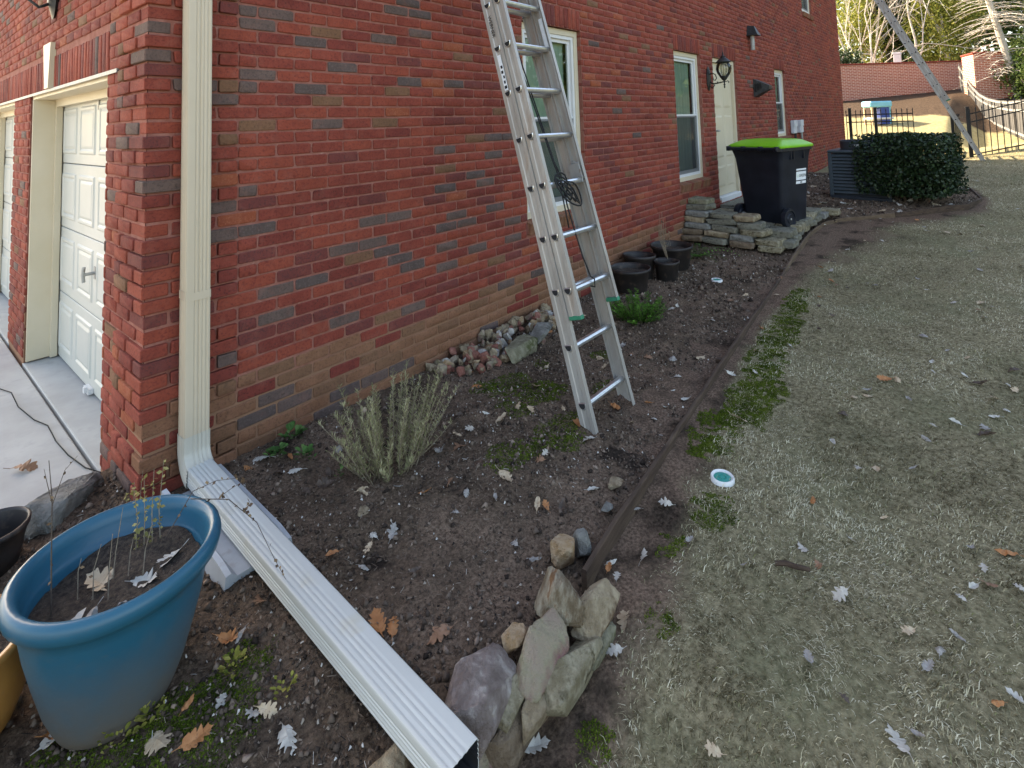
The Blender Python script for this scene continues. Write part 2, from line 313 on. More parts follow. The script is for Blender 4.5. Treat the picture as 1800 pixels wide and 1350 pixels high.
def soilmat():
    m, nt, b = newmat('bed_soil'); L = nt.links.new; b.inputs['Roughness'].default_value = .95; b.inputs['Specular IOR Level'].default_value = .08
    pos = nd(nt, 'ShaderNodeNewGeometry').outputs['Position']
    def noise(s, d=6): q = nd(nt, 'ShaderNodeTexNoise', Scale=s, Detail=d, Roughness=.68); L(pos, q.inputs['Vector']); return q.outputs[0]
    def ramp(f, a, b_, c1, c2): q = nd(nt, 'ShaderNodeValToRGB'); e = q.color_ramp.elements; e[0].position = a; e[1].position = b_; e[0].color = c4(c1); e[1].color = c4(c2); L(f, q.inputs[0]); return q.outputs[0]
    def mix(f, a, b_): q = nd(nt, 'ShaderNodeMix', data_type='RGBA'); L(f, q.inputs[0]); L(a, q.inputs[6]); (L(b_, q.inputs[7]) if not isinstance(b_, tuple) else setattr(q.inputs[7], 'default_value', c4(b_))); return q.outputs[2]
    dark = ramp(noise(60), .36, .66, (.028, .019, .014), (.165, .115, .078))
    clay = ramp(noise(80), .36, .66, (.085, .056, .040), (.29, .20, .142))
    c = mix(ramp(noise(1.7), .40, .60, (0, 0, 0), (1, 1, 1)), dark, clay)
    c = mix(ramp(noise(3.4, 5), .66, .74, (0, 0, 0), (.7, .7, .7)), c, (.11, .05, .032))
    c = mix(ramp(noise(160, 3), .70, .75, (0, 0, 0), (1, 1, 1)), c, (.26, .22, .18))
    c = mix(ramp(noise(2.4, 5), .60, .67, (0, 0, 0), (.85, .85, .85)), c, (.014, .011, .010))
    L(c, b.inputs['Base Color'])
    bp = nd(nt, 'ShaderNodeBump', Strength=1, Distance=.015); L(noise(110), bp.inputs['Height']); L(bp.outputs[0], b.inputs['Normal'])
    return m
M_SOIL = soilmat()
xs = np.unique(np.concatenate([np.arange(-14, -2, 1.0), np.arange(-2, 6, .06), np.arange(6, 18, .15), np.arange(18, 40, .5), np.arange(40, 300, 20)]))
ys = np.unique(np.concatenate([np.arange(-150, -10, 14), np.arange(-10, -4.5, .5), np.arange(-4.5, -1, .06), np.arange(-1, 6, .3), np.arange(6, 150, 8)]))
def lawn_sheet(X, Y):
    h = lawnh(X, Y); drv = (X < 1.2) & (Y > .1)
    return np.where(drv, np.minimum(h, -.3), h)
def bare(x, y):      # 0 = worn soil strip along the board and round the stones, 1 = grass
    d = edgeY(x)-y; lim = np.interp(x, [-1, .3, .6, 1.0, 1.6, 2.2, 3, 4, 5.5, 7.2, 8.6, 10, 17], [.24, .24, .24, .26, .22, .16, .09, .10, .28, .80, .35, .1, .02])
    return np.clip((d/np.maximum(lim, .02)-.7+.9*fbm(x*5, y*5, 77))*1.6, 0.0, 1)
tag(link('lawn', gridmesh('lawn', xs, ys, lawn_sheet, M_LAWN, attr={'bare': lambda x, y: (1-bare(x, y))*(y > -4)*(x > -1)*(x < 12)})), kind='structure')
xs = np.unique(np.concatenate([np.arange(-1.6, 3.6, .0165), np.arange(3.6, 7, .03), np.arange(7, 12.6, .05)]))
ys = np.concatenate([np.arange(-2.95, -2.1, .035), np.arange(-2.1, .45, .0165)])
tag(link('garden_bed', gridmesh('garden_bed', xs, ys, bedh, M_SOIL, lambda x, y: inbed(x, y) & (((x < .03) & (y < .40)) | (y < .03)))), kind='structure')
mb = MB(); mb.box((-9, .42, -.5), (-.012, 16, -.12), bev=.008); tag(obj('driveway', mb, M_CONC), kind='structure')
mb = MB(); mb.box((.0, .64, -.5), (.6, 2.86, -.113), bev=.006); mb.box((.0, 3.5, -.5), (.6, 6, -.113), bev=.006); tag(obj('garage_apron', mb, M_CONC), kind='structure')

# ------------------------------------------------------------------ the brick house
house = empty('brick_house', 'large red brick house with white garage doors and cream framed windows', 'house')
Bk = .2032; Cs = Bk/3; MJ = .0125; Z0 = 1.88
HX, HY = 16.6, 11.0
OPEN_L = [(2.73, 3.62, Z0-16*Cs, Z0+9*Cs), (5.73, 6.58, Z0-16*Cs, Z0+9*Cs), (7.04, 8.02, .42, Z0+9*Cs), (10.13, 10.84, Z0-10*Cs, Z0+9*Cs), (12.6, 13.52, 3.93, 5.6)]
GZ = 1.95
OPEN_G = [(.65, 2.83, -.6, GZ), (3.54, 5.72, -.6, GZ)]
def brickgeo(Lh, Hh, r, back=.095):
    """one tumbled brick, centred, outward = -y; 8-cornered face with a worn edge"""
    c = .004+.006*r.random(4); cy = .003+.004*r.random(4)
    a, b = Lh/2, Hh/2
    jx = (r.random(8)-.5)*.007; jy = (r.random(8)-.5)*.0045
    o = [(-a+c[0], -b), (a-c[1], -b), (a, -b+cy[1]), (a, b-cy[2]), (a-c[2], b), (-a+c[3], b), (-a, b-cy[3]), (-a, -b+cy[0])]
    o = [(x+jx[i], y+jy[i]) for i, (x, y) in enumerate(o)]
    t = (r.random(2)-.5)*.0016; bv = .003+.003*r.random()
    V = [(x, back, z) for x, z in o] + [(x, -.0005, z) for x, z in o]
    V += [(x*(1-bv/a), -.003+t[0]*x/a+t[1]*z/b, z*(1-bv/b)) for x, z in o]
    Fq = []
    for k in (0, 8):
        Fq += [(k+i, k+(i+1) % 8, k+8+(i+1) % 8, k+8+i) for i in range(8)]
    Fq += [(16, 17, 22, 23), (17, 18, 21, 22), (18, 19, 20, 21)]
    return np.array(V), np.array(Fq)
# grey and dark bricks where the photograph shows them (pixels on the long wall)
GREY_PX = [(482,22),(430,14),(445,40),(425,78),(544,72),(445,128),(432,153),(477,109),(545,156),(588,118),(556,216),(460,217),(680,22),(720,8),(741,25),(700,52),(735,58),(665,67),(800,147),
 (540,186),(600,216),(430,336),(790,262),(803,277),(868,273),(660,390),(690,382),(730,355),(785,328),(836,307),(852,320),(884,328),(660,435),(683,442),(712,450),(560,425),(600,430),(480,510),(545,498),(490,552),(605,560),(730,540),
 (800,380),(840,385),(866,363),(835,440),(770,432),(745,432),(905,238),(880,365),(900,385),(840,320),(866,318),(800,400),(456,733),(545,683),(525,692),(785,475),(740,470),(560,455),(475,550),(650,665),(500,700),
 (1038,87),(1049,76),(1160,48),(1094,162),(1125,243),(705,145),(880,240),(895,420),(915,425),(780,440),(430,415),(1125,240)]
GREY_W = [onplane(x, y, 1, 0.0) for x, y in GREY_PX]
bricks = []      # (wall, ucentre, zcentre, outset, len, height, mat, soldier)
def pickmat(wall, u, z, L_, r):
    if wall == 0:
        if z < .36+.04*math.sin(u*3) and u < 6: return [8, 7, 8, 7, 8, 2, 8][r.integers(7)] if r.random() > .05 else 6
        k = r.random()
        pg = .05 if u < .5 else .006
    else:
        k = r.random(); pg = .045
    if k < pg: return 5
    return [0, 0, 1, 0, 2, 1, 0, 4, 1, 2, 0, 3, 0, 1, 0, 1, 2, 0, 4, 0, 1, 0, 2, 0, 1, 7][r.integers(26)]
def subtract(iv, cuts):
    out = [iv]
    for c0, c1 in cuts:
        nx = []
        for a, b in out:
            if c1 <= a or c0 >= b: nx.append((a, b)); continue
            if c0 > a: nx.append((a, c0))
            if c1 < b: nx.append((c1, b))
        out = nx
    return [q for q in out if q[1]-q[0] > .035]
corner = []
for j in range(-29, 50):
    z0 = Z0+j*Cs; zc = z0+Cs/2
    quo = (j+2) % 7 < 5; even = j % 2 == 0; p = .014 if quo else 0.0
    corner.append((j, zc, even, p))
    for wall in (0, 1):
        first = Bk if (even if wall == 0 else not even) else Bk/2     # corner brick's length on this face
        umax = HX if wall == 0 else 6.2
        ztop = 5.25 if wall == 0 else 4.4
        if z0 > ztop: continue
        if wall == 0 and z0 < .28 and False: continue
        cuts = []
        ops = OPEN_L if wall == 0 else OPEN_G
        for (a, b, q0, q1) in ops:
            hh = 3*Cs if wall == 0 else .0
            if zc > q0-.001 and zc < q1+hh: cuts.append((a, b))
        if wall == 1 and GZ < zc < GZ+.235: cuts.append((.62, 9))
        if wall == 0:
            for (a, b, q0, q1) in ops:
                if 'sill' and abs(a-7.04) > .01 and q0-.105 < zc < q0: cuts.append((a-.02, b+.06))
        if wall == 0 and False: pass
        u = first
        while u < umax-.02:
            u1 = min(u+Bk, umax)
            if quo and u < 2*Bk-.01: u1 = min(u1, 2*Bk)
            elif quo and abs(u-2*Bk) < .01 and first < Bk*.75: u1 = u+Bk/2
            for a, b in subtract((u, u1), cuts):
                oo = p if (a < 2*Bk-.01 and b < 2*Bk+.01) else 0.0
                if wall == 0 and zc < float(zb0((a+b)/2))-.2: continue
                Lb = b-a-MJ
                bricks.append((wall, (a+b)/2, zc, oo+abs(rng.normal(0, .0011)), Lb, Cs-MJ+rng.normal(0, .001), pickmat(wall, (a+b)/2, zc, Bk, rng), 0))
            u = u1
for gi, g in enumerate(GREY_W):
    if gi % 4 == 3: continue
    bi = min((i for i in range(len(bricks)) if bricks[i][0] == 0), key=lambda i: (bricks[i][1]-g.x)**2+9*(bricks[i][2]-g.z)**2); b = list(bricks[bi]); b[6] = 5 if gi % 5 < 3 else 6; bricks[bi] = tuple(b)
for (a, b, q0, q1) in OPEN_L:                                        # soldier courses over the openings
    n = max(1, round((b-a)/Cs)); w = (b-a)/n
    for i in range(n): bricks.append((0, a+(i+.5)*w, q1+1.5*Cs, .002+rng.normal(0, .001), 3*Cs-MJ, w-MJ, [0, 2, 0, 1, 4][rng.integers(5)], 1))
KEY = 2.07
n = int((6.2-.62)/Cs)
for i in range(n):
    u = .62+(i+.5)*Cs
    if abs(u-KEY) < .075: continue
    bricks.append((1, u, GZ+.005+.1125, .002+rng.normal(0, .001), .225-MJ*.6, Cs-MJ, 6 if i in (3, 17) else [0, 2, 4, 1, 0][rng.integers(5)], 1))
# mortar bodies
def mortar_panel(openings, u1, z0, z1, wall, depth=.10, o0=-.0035):
    us = sorted(set([0.0, u1]+[q for o in openings for q in o[:2] if q < u1])); zs = sorted(set([z0, z1]+[min(max(q, z0), z1) for o in openings for q in o[2:]]))
    mb = MB()
    def P(u, z, o): return (u, -o, z) if wall == 0 else (-o, u, z)
    u00 = .006
    for a, b in zip(us[:-1], us[1:]):
        for c, d in zip(zs[:-1], zs[1:]):
            um, zm = (a+b)/2, (c+d)/2
            if any(o[0] < um < o[1] and o[2] < zm < o[3] for o in openings): continue
            aa = max(a, u00)
            mb.add([P(aa, c, o0), P(b, c, o0), P(b, d, o0), P(aa, d, o0)], [(0, 1, 2, 3)])
    for (a, b, c, d) in openings:
        e = .005; d2 = min(d, z1); a2, b2, c2, dd = a-e, b+e, max(c-e, z0), d2+e
        for q in ([(a2, c2), (a2, dd)], [(b2, dd), (b2, c2)], [(a2, dd), (b2, dd)], [(b2, c2), (a2, c2)]):
            (ua, za), (ub, zb) = q
            if ub > u1+.5: continue
            mb.add([P(ua, za, o0), P(ub, zb, o0), P(ub, zb, o0-depth), P(ua, za, o0-depth)], [(0, 1, 2, 3)])
    return mb
wall_l = obj('wall', mortar_panel(OPEN_L, HX, -.6, 5.3, 0), MORTAR, house)
wall_g = obj('wall', mortar_panel(OPEN_G, 6.2, -.6, 4.45, 1, depth=.3), MORTAR, house)
# which bricks show largest: the nearest ones become pieces of their own
def bpos(b): return np.array((b[1], -b[3], b[2])) if b[0] == 0 else np.array((-b[3], b[1], b[2]))
def vis(P):
    d = P-CAMP; z = d@_F; x = PPX+FPX*(d@_R)/z; y = PPY-FPX*(d@_U)/z
    return z, (-5 < x < 1805) and (-5 < y < 1355)
def score(b):
    P = bpos(b); z, ok = vis(P)
    if not ok: return 0
    d = P-CAMP; nrm = np.array((0, -1., 0)) if b[0] == 0 else np.array((-1., 0, 0))
    return b[4]*b[5]/z**2*abs(d@nrm)/np.linalg.norm(d)
NV = 14
variants = []
for k in range(NV):
    V, Fq = brickgeo(Bk-MJ, Cs-MJ, rng); me = bpy.data.meshes.new('brick'); me.from_pydata(V.tolist(), [], Fq.tolist()); me.materials.append(BR[0]); me.update(); variants.append(me)
order = sorted(range(len(bricks)), key=lambda i: -score(bricks[i])); single = set(order[:258])
def put_brick(b, k):
    wall, u, z, o, L_, H_, m, sold = b
    q = bpy.data.objects.new('brick', variants[k % NV]); COL.objects.link(q); q.parent = wall_l if wall == 0 else wall_g
    sx, sz = L_/(Bk-MJ), H_/(Cs-MJ); P = bpos(b); q.location = P
    q.scale = (sx, 1, sz); rz = 0 if wall == 0 else -PI/2
    q.rotation_euler = (0, PI/2 if sold else 0, rz)
    q.material_slots[0].link = 'OBJECT'; q.material_slots[0].material = BR[m]
rest = {0: [], 1: []}
for i, b in enumerate(bricks):
    if i in single: put_brick(b, i)
    else: rest[b[0]].append(b)
for wall in (0, 1):
    VV = []; FF = []; MM = []; n = 0
    for b in rest[wall]:
        _, u, z, o, L_, H_, m, sold = b
        V, Fq = brickgeo(L_, H_, rng)
        if sold: V = np.stack([-V[:, 2], V[:, 1], V[:, 0]], -1)
        if wall == 0: V = V+np.array((u, -o, z))
        else: V = np.stack([V[:, 1], -V[:, 0], V[:, 2]], -1)+np.array((-o, u, z))
        VV.append(V); FF.append(Fq+n); MM += [m]*len(Fq); n += len(V)
    o = link('brickwork', npmesh('brickwork', np.concatenate(VV), np.concatenate(FF), BR, midx=MM), wall_l if wall == 0 else wall_g); o['kind'] = 'stuff'
# corner bricks turn the corner: one brick each, header on one face and stretcher on the other
ncor = 0
for (j, zc, even, p) in corner:
    a, b = (Bk, Bk/2) if even else (Bk/2, Bk)
    mb = MB(); mb.box((-p-rng.normal(0, .001), -p-rng.normal(0, .001), zc-(Cs-MJ)/2), (a-MJ/2, b-MJ/2, zc+(Cs-MJ)/2), bev=.004)
    if zc > 4.4: continue
    m = 5 if j in (3, -8, 1) else (8 if zc < .34 and rng.random() < .7 else [0, 1, 2, 1, 0, 4, 0][rng.integers(7)])
    obj('brick', mb, BR[m], wall_l); ncor += 1
# plain upper storeys, added light-blocking shell and roof
def plainbrick():
    m, nt, b = newmat('far_brickwork'); L = nt.links.new; b.inputs['Roughness'].default_value = .9
    pos = nd(nt, 'ShaderNodeNewGeometry').outputs['Position']; s = nd(nt, 'ShaderNodeSeparateXYZ'); L(pos, s.inputs[0])
    ad = nd(nt, 'ShaderNodeMath', operation='ADD'); L(s.outputs[0], ad.inputs[0]); L(s.outputs[1], ad.inputs[1])
    cb = nd(nt, 'ShaderNodeCombineXYZ'); L(ad.outputs[0], cb.inputs[0]); L(s.outputs[2], cb.inputs[1])
    t = nd(nt, 'ShaderNodeTexBrick'); t.inputs['Color1'].default_value = (.27, .065, .042, 1); t.inputs['Color2'].default_value = (.2, .05, .035, 1); t.inputs['Mortar'].default_value = (.43, .22, .17, 1)
    t.inputs['Scale'].default_value = 1; t.inputs['Brick Width'].default_value = Bk; t.inputs['Row Height'].default_value = Cs; t.inputs['Mortar Size'].default_value = .006
    L(cb.outputs[0], t.inputs['Vector']); L(t.outputs[0], b.inputs['Base Color']); return m
M_PLAIN = plainbrick()
mb = MB(); mb.box((.012, .012, 5.3), (HX, .3, 7.2)); mb.box((.012, .3, 4.45), (.3, 6.2, 7.2)); mb.box((0.3, .3, 5.3), (HX, HY, 7.2))
mb.box((.012, 6.2, -.6), (.3, HY, 7.2)); mb.box((HX-.1, .02, -.6), (HX+.002, HY, 7.2)); mb.box((.3, HY-.2, -.6), (HX-.1, HY, 5.3))
obj('upper_wall', mb, M_PLAIN, house)
mb = MB(); mb.box((.62, .20, -.5), (HX-.12, .26, 5.29)); mb.box((.40, .3, -.5), (.46, 6.4, 4.4)); obj('light_block_shell', mb, M_DARK, house)  # unseen dark slabs added inside the house to block light
M_ROOF = mat('roof_shingle', (.06, .055, .05), (.10, .09, .085), rough=.9, scale=25)
mb = MB(); ov = .35; zr = 7.2
mb.add([(-ov, -ov, zr), (HX+ov, -ov, zr), (HX+ov, HY+ov, zr), (-ov, HY+ov, zr), (3, HY/2, zr+2.6), (HX-3, HY/2, zr+2.6)], [(0, 1, 5, 4), (1, 2, 5), (2, 3, 4, 5), (3, 0, 4), (0, 3, 2, 1)])
obj('roof', mb, M_ROOF, house)
# ---- windows
def ring(mb, x0, x1, z0, z1, w, y0, y1, m=0):
    mb.box((x0, y0, z0), (x0+w, y1, z1), m); mb.box((x1-w, y0, z0), (x1, y1, z1), m)
    mb.box((x0+w, y0, z1-w), (x1-w, y1, z1), m); mb.box((x0+w, y0, z0), (x1-w, y1, z0+w), m)
def window(x0, x1, z0, z1, label):
    mb = MB(); e = .004; ring(mb, x0+e, x1-e, z0+e, z1-e, .055, .042, .10)
    w = obj('window', mb, M_CREAM, house); w['label'] = label
    mb = MB(); ring(mb, x0+.059, x1-.059, z0+.059, z1-.059, .035, .052, .10); obj('frame', mb, M_WHITE, w)
    a, b, c, d = x0+.094, x1-.094, z0+.094, z1-.094; mid = (c+d)/2
    mb = MB(); ring(mb, a, b, mid-.02, d, .035, .074, .094); obj('sash', mb, M_WHITE, w)
    mb = MB(); ring(mb, a, b, c, mid+.02, .04, .060, .078); obj('sash', mb, M_WHITE, w)
    mb = MB(); mb.add([(a+.03, .086, mid), (b-.03, .086, mid), (b-.03, .086, d-.03), (a+.03, .086, d-.03)], [(0, 1, 2, 3)]); obj('pane', mb, M_GLASS, w)
    mb = MB(); mb.add([(a+.03, .071, c+.03), (b-.03, .071, c+.03), (b-.03, .071, mid), (a+.03, .071, mid)], [(0, 1, 2, 3)]); obj('pane', mb, M_GLASS, w)
    mb = MB(); mb.add([(a, .055, c), (b, .055, c), (b, .055, mid), (a, .055, mid)], [(0, 1, 2, 3)]); obj('insect_screen', mb, M_SCREEN, w)
    V = []; n = 40
    for i in range(n+1):
        x = a+(b-a)*i/n; y = .135+.012*math.sin(i*1.15)+.006*math.sin(i*2.9)
        V += [(x, y, c), (x, y, d)]
    mb = MB(); mb.add(V, [(2*i, 2*i+2, 2*i+3, 2*i+1) for i in range(n)]); obj('reflection_curtain', mb, M_REFL_CURTAIN, w, smooth=True)  # added folds of cloth, coloured like the green reflection in the glass
    # rowlock sill of leaning bricks
    sl = MB(); sl.box((x0-.015, -.012, z0-.102), (x1+.055, .04, z0-.02)); s = obj('sill', sl, MORTAR, house)
    nb = max(4, round((x1-x0+.07)/Cs)); bw = (x1-x0+.07)/nb
    for i in range(nb):
        u = x0-.015+(i+.5)*bw
        mb = MB(); M = Matrix.Translation((u, 0, z0-.004)) @ Matrix.Rotation(math.radians(14), 4, 'X')
        mb.box((-bw/2+.004, -.055, -.098), (bw/2-.004, .11, 0), M=M, bev=.005); obj('brick', mb, BR[[8, 7, 8, 8, 2][i % 5]], s)
def screenmat():
    m, nt, b = newmat('insect_screen_mesh'); L = nt.links.new; b.inputs['Base Color'].default_value = (.05, .055, .055, 1); b.inputs['Roughness'].default_value = .6
    t = nd(nt, 'ShaderNodeBsdfTransparent'); mx = nd(nt, 'ShaderNodeMixShader'); mx.inputs[0].default_value = .55
    L(t.outputs[0], mx.inputs[1]); L(b.outputs[0], mx.inputs[2]); L(mx.outputs[0], nt.nodes['Material Output'].inputs[0]); return m
M_SCREEN = screenmat()
for k, lab in ((0, 'cream framed sash window behind the leaning ladder'), (1, 'cream framed sash window beside the side door'), (3, 'narrow sash window beyond the side door'), (4, 'upper floor window near the far corner')):
    window(*OPEN_L[k], lab)
# ---- side door
x0, x1, z0, z1 = OPEN_L[2]
mb = MB(); ring(mb, x0+.004, x1-.004, z0-.03, z1-.004, .06, .035, .12); d = obj('side_door', mb, M_CREAM, house); d['label'] = 'cream panelled side door behind the wheeled bin'
mb = MB(); a, b, c, e = x0+.07, x1-.07, z0+.04, z1-.07; mb.box((a, .075, c), (b, .115, e)); obj('leaf', mb, M_CREAM, d)
for (u0, u1) in ((.10, .45), (.55, .90)):
    for (v0, v1) in ((.06, .22), (.28, .60), (.66, .94)):
        mb = MB(); X0, X1, Zc, Zd = a+(b-a)*u0, a+(b-a)*u1, c+(e-c)*v0, c+(e-c)*v1
        o_ = [(X0, .0745, Zc), (X1, .0745, Zc), (X1, .0745, Zd), (X0, .0745, Zd)]; i_ = [(X0+.03, .066, Zc+.03), (X1-.03, .066, Zc+.03), (X1-.03, .066, Zd-.03), (X0+.03, .066, Zd-.03)]
        mb.quadring(o_, i_); mb.add(i_, [(0, 1, 2, 3)]); obj('panel', mb, M_CREAM, d)
mb = MB(); mb.box((x0+.064, .0, z0-.06), (x1-.064, .12, z0+.035), bev=.008); obj('threshold', mb, M_WHITE, d)
mb = MB(); mb.tube([(a+.07, .075, c+.95), (a+.07, .03, c+.95)], .012); mb.lathe([(0, 0), (.028, .006), (.03, .02), (.02, .03), (0, .034)], 12, c=(a+.07, .02, c+.935)); obj('knob', mb, M_STEEL, d, smooth=True)
# ---- garage doors, jambs, lintel, keystone
def gdoor(y0, y1, lab):
    dx = .20
    jb = MB(); jb.box((.014, y1-.03, -.10), (.26, y1-.001, GZ-.002)); jb.box((.014, y0+.001, -.10), (.26, y0+.03, GZ-.002)); jb.box((.014, y0+.03, GZ-.032), (.26, y1-.03, GZ-.002))
    jb.box((.15, y1-.075, -.10), (.19, y1-.03, GZ-.032)); jb.box((.15, y0+.03, -.10), (.19, y0+.075, GZ-.032)); jb.box((.15, y0+.075, GZ-.09), (.19, y1-.075, GZ-.032))
    obj('garage_jamb', jb, M_CREAM, house)
    ya, yb = y0+.04, y1-.04; zb_, zt = -.10, GZ-.04; hs = (zt-zb_)/4
    g = MB()
    for s in range(4): g.box((dx, ya, zb_+s*hs+.003), (dx+.045, yb, zb_+(s+1)*hs-.003), bev=.004)
    g = obj('garage_door', g, M_GDOOR, house); g['label'] = lab
    nc = 4; pw = (yb-ya)/nc
    for s in range(4):
        for k in range(nc):
            A, B_, Cc, D = ya+k*pw+.06, ya+(k+1)*pw-.06, zb_+s*hs+.085, zb_+(s+1)*hs-.085
            x = dx-.0015
            def rg(t, xx): return [(xx, A+t, Cc+t), (xx, B_-t, Cc+t), (xx, B_-t, D-t), (xx, A+t, D-t)]
            pm = MB(); r0, r1, r2, r3, r4 = rg(-.012, x+.002), rg(0, x-.007), rg(.016, x-.007), rg(.03, x+.0012), rg(.05, x-.006)
            for q, w_ in ((r0, r1), (r1, r2), (r2, r3), (r3, r4)): pm.quadring(q, w_)
            pm.add(r4, [(0, 1, 2, 3)]); obj('panel', pm, M_GDOOR, g)
    return g
g1 = gdoor(OPEN_G[0][0], OPEN_G[0][1], 'white panelled garage door nearest the corner')
g2 = gdoor(OPEN_G[1][0], OPEN_G[1][1], 'white panelled garage door beyond the brick pier')
P = onplane(165, 480, 0, .19)
mb = MB(); mb.tube([(.2, P.y, P.z), (.135, P.y, P.z)], .011, 8); mb.tube([(.135, P.y, P.z+.05), (.13, P.y, P.z), (.135, P.y, P.z-.05)], .011, 8); mb.box((.192, P.y-.02, P.z-.04), (.199, P.y+.02, P.z+.04)); obj('handle', mb, M_STEEL, g1, auto=40)
P = onplane(157, 683, 0, .19); mb = MB(); mb.box((.17, P.y-.06, P.z-.02), (.199, P.y+.06, P.z+.012)); mb.box((.15, P.y-.05, P.z-.004), (.17, P.y-.02, P.z+.03)); obj('bottom_bracket', mb, M_WHITE, g1)
P = onplane(172, 180, 0, .19); mb = MB(); mb.box((.192, P.y-.012, P.z-.05), (.2, P.y+.012, P.z+.05)); obj('latch_slot', mb, M_STEEL, g1)
mb = MB(); mb.box((-.012, .44, GZ+.001), (.10, 6.0, GZ+.008)); mb.box((-.012, .44, GZ-.012), (-.007, 6.0, GZ+.001)); obj('lintel', mb, M_STEEL, house)
mb = MB(); k0, k1, h_ = .06, .12, GZ+.225
v = []
for x in (-.03, .05): v += [(x, KEY-k0, GZ+.01), (x, KEY+k0, GZ+.01), (x, KEY+k1, h_+.10), (x, KEY-k1, h_+.10)]
mb.add(v, [(0, 1, 2, 3), (4, 7, 6, 5), (0, 4, 5, 1), (1, 5, 6, 2), (2, 6, 7, 3), (3, 7, 4, 0)]); obj('keystone', mb, M_CREAM, house)
# ------------------------------------------------------------------ downspout, extension, splash block
def ribbed(w, d, nrib=4, depth=.004):
    """closed profile of a corrugated rectangular pipe, (a, b) across and out"""
    pts = []
    def side(ax, ay, bx, by, ribs):
        n = 28; dx, dy = bx-ax, by-ay; l = math.hypot(dx, dy); nx, ny = dy/l, -dx/l
        for i in range(n):
            t = i/n; k = 0
            u = (t-.30)/.62
            if ribs and 0 < u < 1: k = depth*max(0, math.cos(2*PI*(u*nrib)-PI))
            rc = min(t, 1-t)*l; rd = .007; off = -(rd-math.sqrt(max(0, rd*rd-(rd-rc)**2))) if rc < rd else 0
            pts.append((ax+dx*t+nx*(-k+off), ay+dy*t+ny*(-k+off)))
    a, b = w/2, d/2
    side(-a, -b, a, -b, 1); side(a, -b, a, b, 1); side(a, b, -a, b, 1); side(-a, b, -a, -b, 1)
    return pts
def sweep(mb, path, prof, m=0):
    """path: (centre, across, out) frames"""
    n = len(prof); v = []
    for c, a, o in path: v += [Vector(c)+p[0]*Vector(a)+p[1]*Vector(o) for p in prof]
    mb.add(v, [(i*n+j, i*n+(j+1) % n, (i+1)*n+(j+1) % n, (i+1)*n+j) for i in range(len(path)-1) for j in range(n)], m)
ds = empty('downspout', 'tall cream corrugated downspout fixed to the brick corner', 'downspout', (.185, -.07, .2))
def rel(mb, o):
    L = o.location; mb.v = [(a-L.x, b-L.y, c-L.z) for a, b, c in mb.v]; return mb
DX = .187; DY = -.072; pr = ribbed(.108, .078)
mb = MB(); sweep(mb, [((DX, DY, z), (1, 0, 0), (0, 1, 0)) for z in (.175, 1.0, 2.5, 4.5, 7.1)], pr); obj('pipe', rel(mb, ds), M_SPOUT, ds, auto=35)
for z in (.86, 3.4):
    mb = MB(); p2 = [(a*1.04, b*1.05) for a, b in ribbed(.108, .078, 4, 0)]
    n = len(p2); v = []
    for zz in (z-.018, z+.018): v += [(DX+a, DY+b, zz+(.010 if a < -.05 else 0)) for a, b in p2]
    mb.add(v, [(j, (j+1) % n, n+(j+1) % n, n+j) for j in range(n)])
    mb.box((DX+.04, -.034, z-.018), (DX+.075, -.001, z+.018));
    obj('strap', rel(mb, ds), M_SPOUT, ds, auto=35)
p3 = [(a*1.05, b*1.06) for a, b in pr]
fr = []
for i in range(9):
    t = i/8; an = t*math.radians(84); R_ = .10
    c = (DX-.004*t, DY-R_*(1-math.cos(an)), .19-R_*math.sin(an)+(.02 if i == 0 else 0))
    fr.append((c, (1, 0, 0), (0, math.cos(an), -math.sin(an)) if True else 0))
fr = [((DX, DY, .245), (1, 0, 0), (0, 1, 0))]+fr
mb = MB(); sweep(mb, fr, p3); obj('elbow', rel(mb, ds), M_ELBOW, ds, auto=40)
ex = empty('downspout_extension', 'pale corrugated downspout extension lying across the garden bed', 'downspout pipe', (.17, -.2, .05))
A, Bp = Vector((.183, -.155, .096)), Vector((.148, -1.885, .058)); dr = (Bp-A).normalized(); ac = Vector((0, 0, 1)).cross(dr).normalized()*-1; up = dr.cross(ac).normalized()
if up.z > 0: up = -up
pr2 = ribbed(.104, .076, 4, .0026)
mb = MB(); sweep(mb, [(A+dr*(Bp-A).length*t, ac, up) for t in (0, .25, .5, .75, 1)], pr2)
pin = [(a*.96, b*.95) for a, b in pr2]
sweep(mb, [(Bp-dr*.3, ac, up), (Bp, ac, up)], pin, 1)
n = len(pr2); mb.add([Bp+a*ac+b*up for a, b in pr2]+[Bp+a*ac+b*up for a, b in pin], [(j, (j+1) % n, n+(j+1) % n, n+j) for j in range(n)])
mb.add([Bp-dr*.3+a*ac+b*up for a, b in pin], [tuple(range(n))], 1)
obj('pipe', rel(mb, ex), [M_SPOUT2, M_DARK], ex, auto=35)
sb = empty('splash_block', 'grey plastic splash block under the downspout elbow', 'splash block', (.18, -.45, .0))
sec = []
for t in np.linspace(0, 1, 9):
    y = -.14-.66*t; w = .098; h = .07*(1-.35*t) if t < .93 else .035; DX = .158
    sec.append([(DX-w-.03, y, -.01), (DX-w-.022, y, .012+h), (DX-w-.004, y, .015+h), (DX-w+.018, y, .03), (DX+w-.018, y, .03), (DX+w+.004, y, .015+h), (DX+w+.022, y, .012+h), (DX+w+.03, y, -.01)])
DX = .187; mb = MB(); n = 8
mb.add([q for s in sec for q in s], [(i*n+j, i*n+j+1, (i+1)*n+j+1, (i+1)*n+j) for i in range(8) for j in range(7)]+[tuple(range(64, 72)), tuple(range(7, -1, -1))])
obj('trough', rel(mb, sb), M_SPLASH, sb, auto=50)

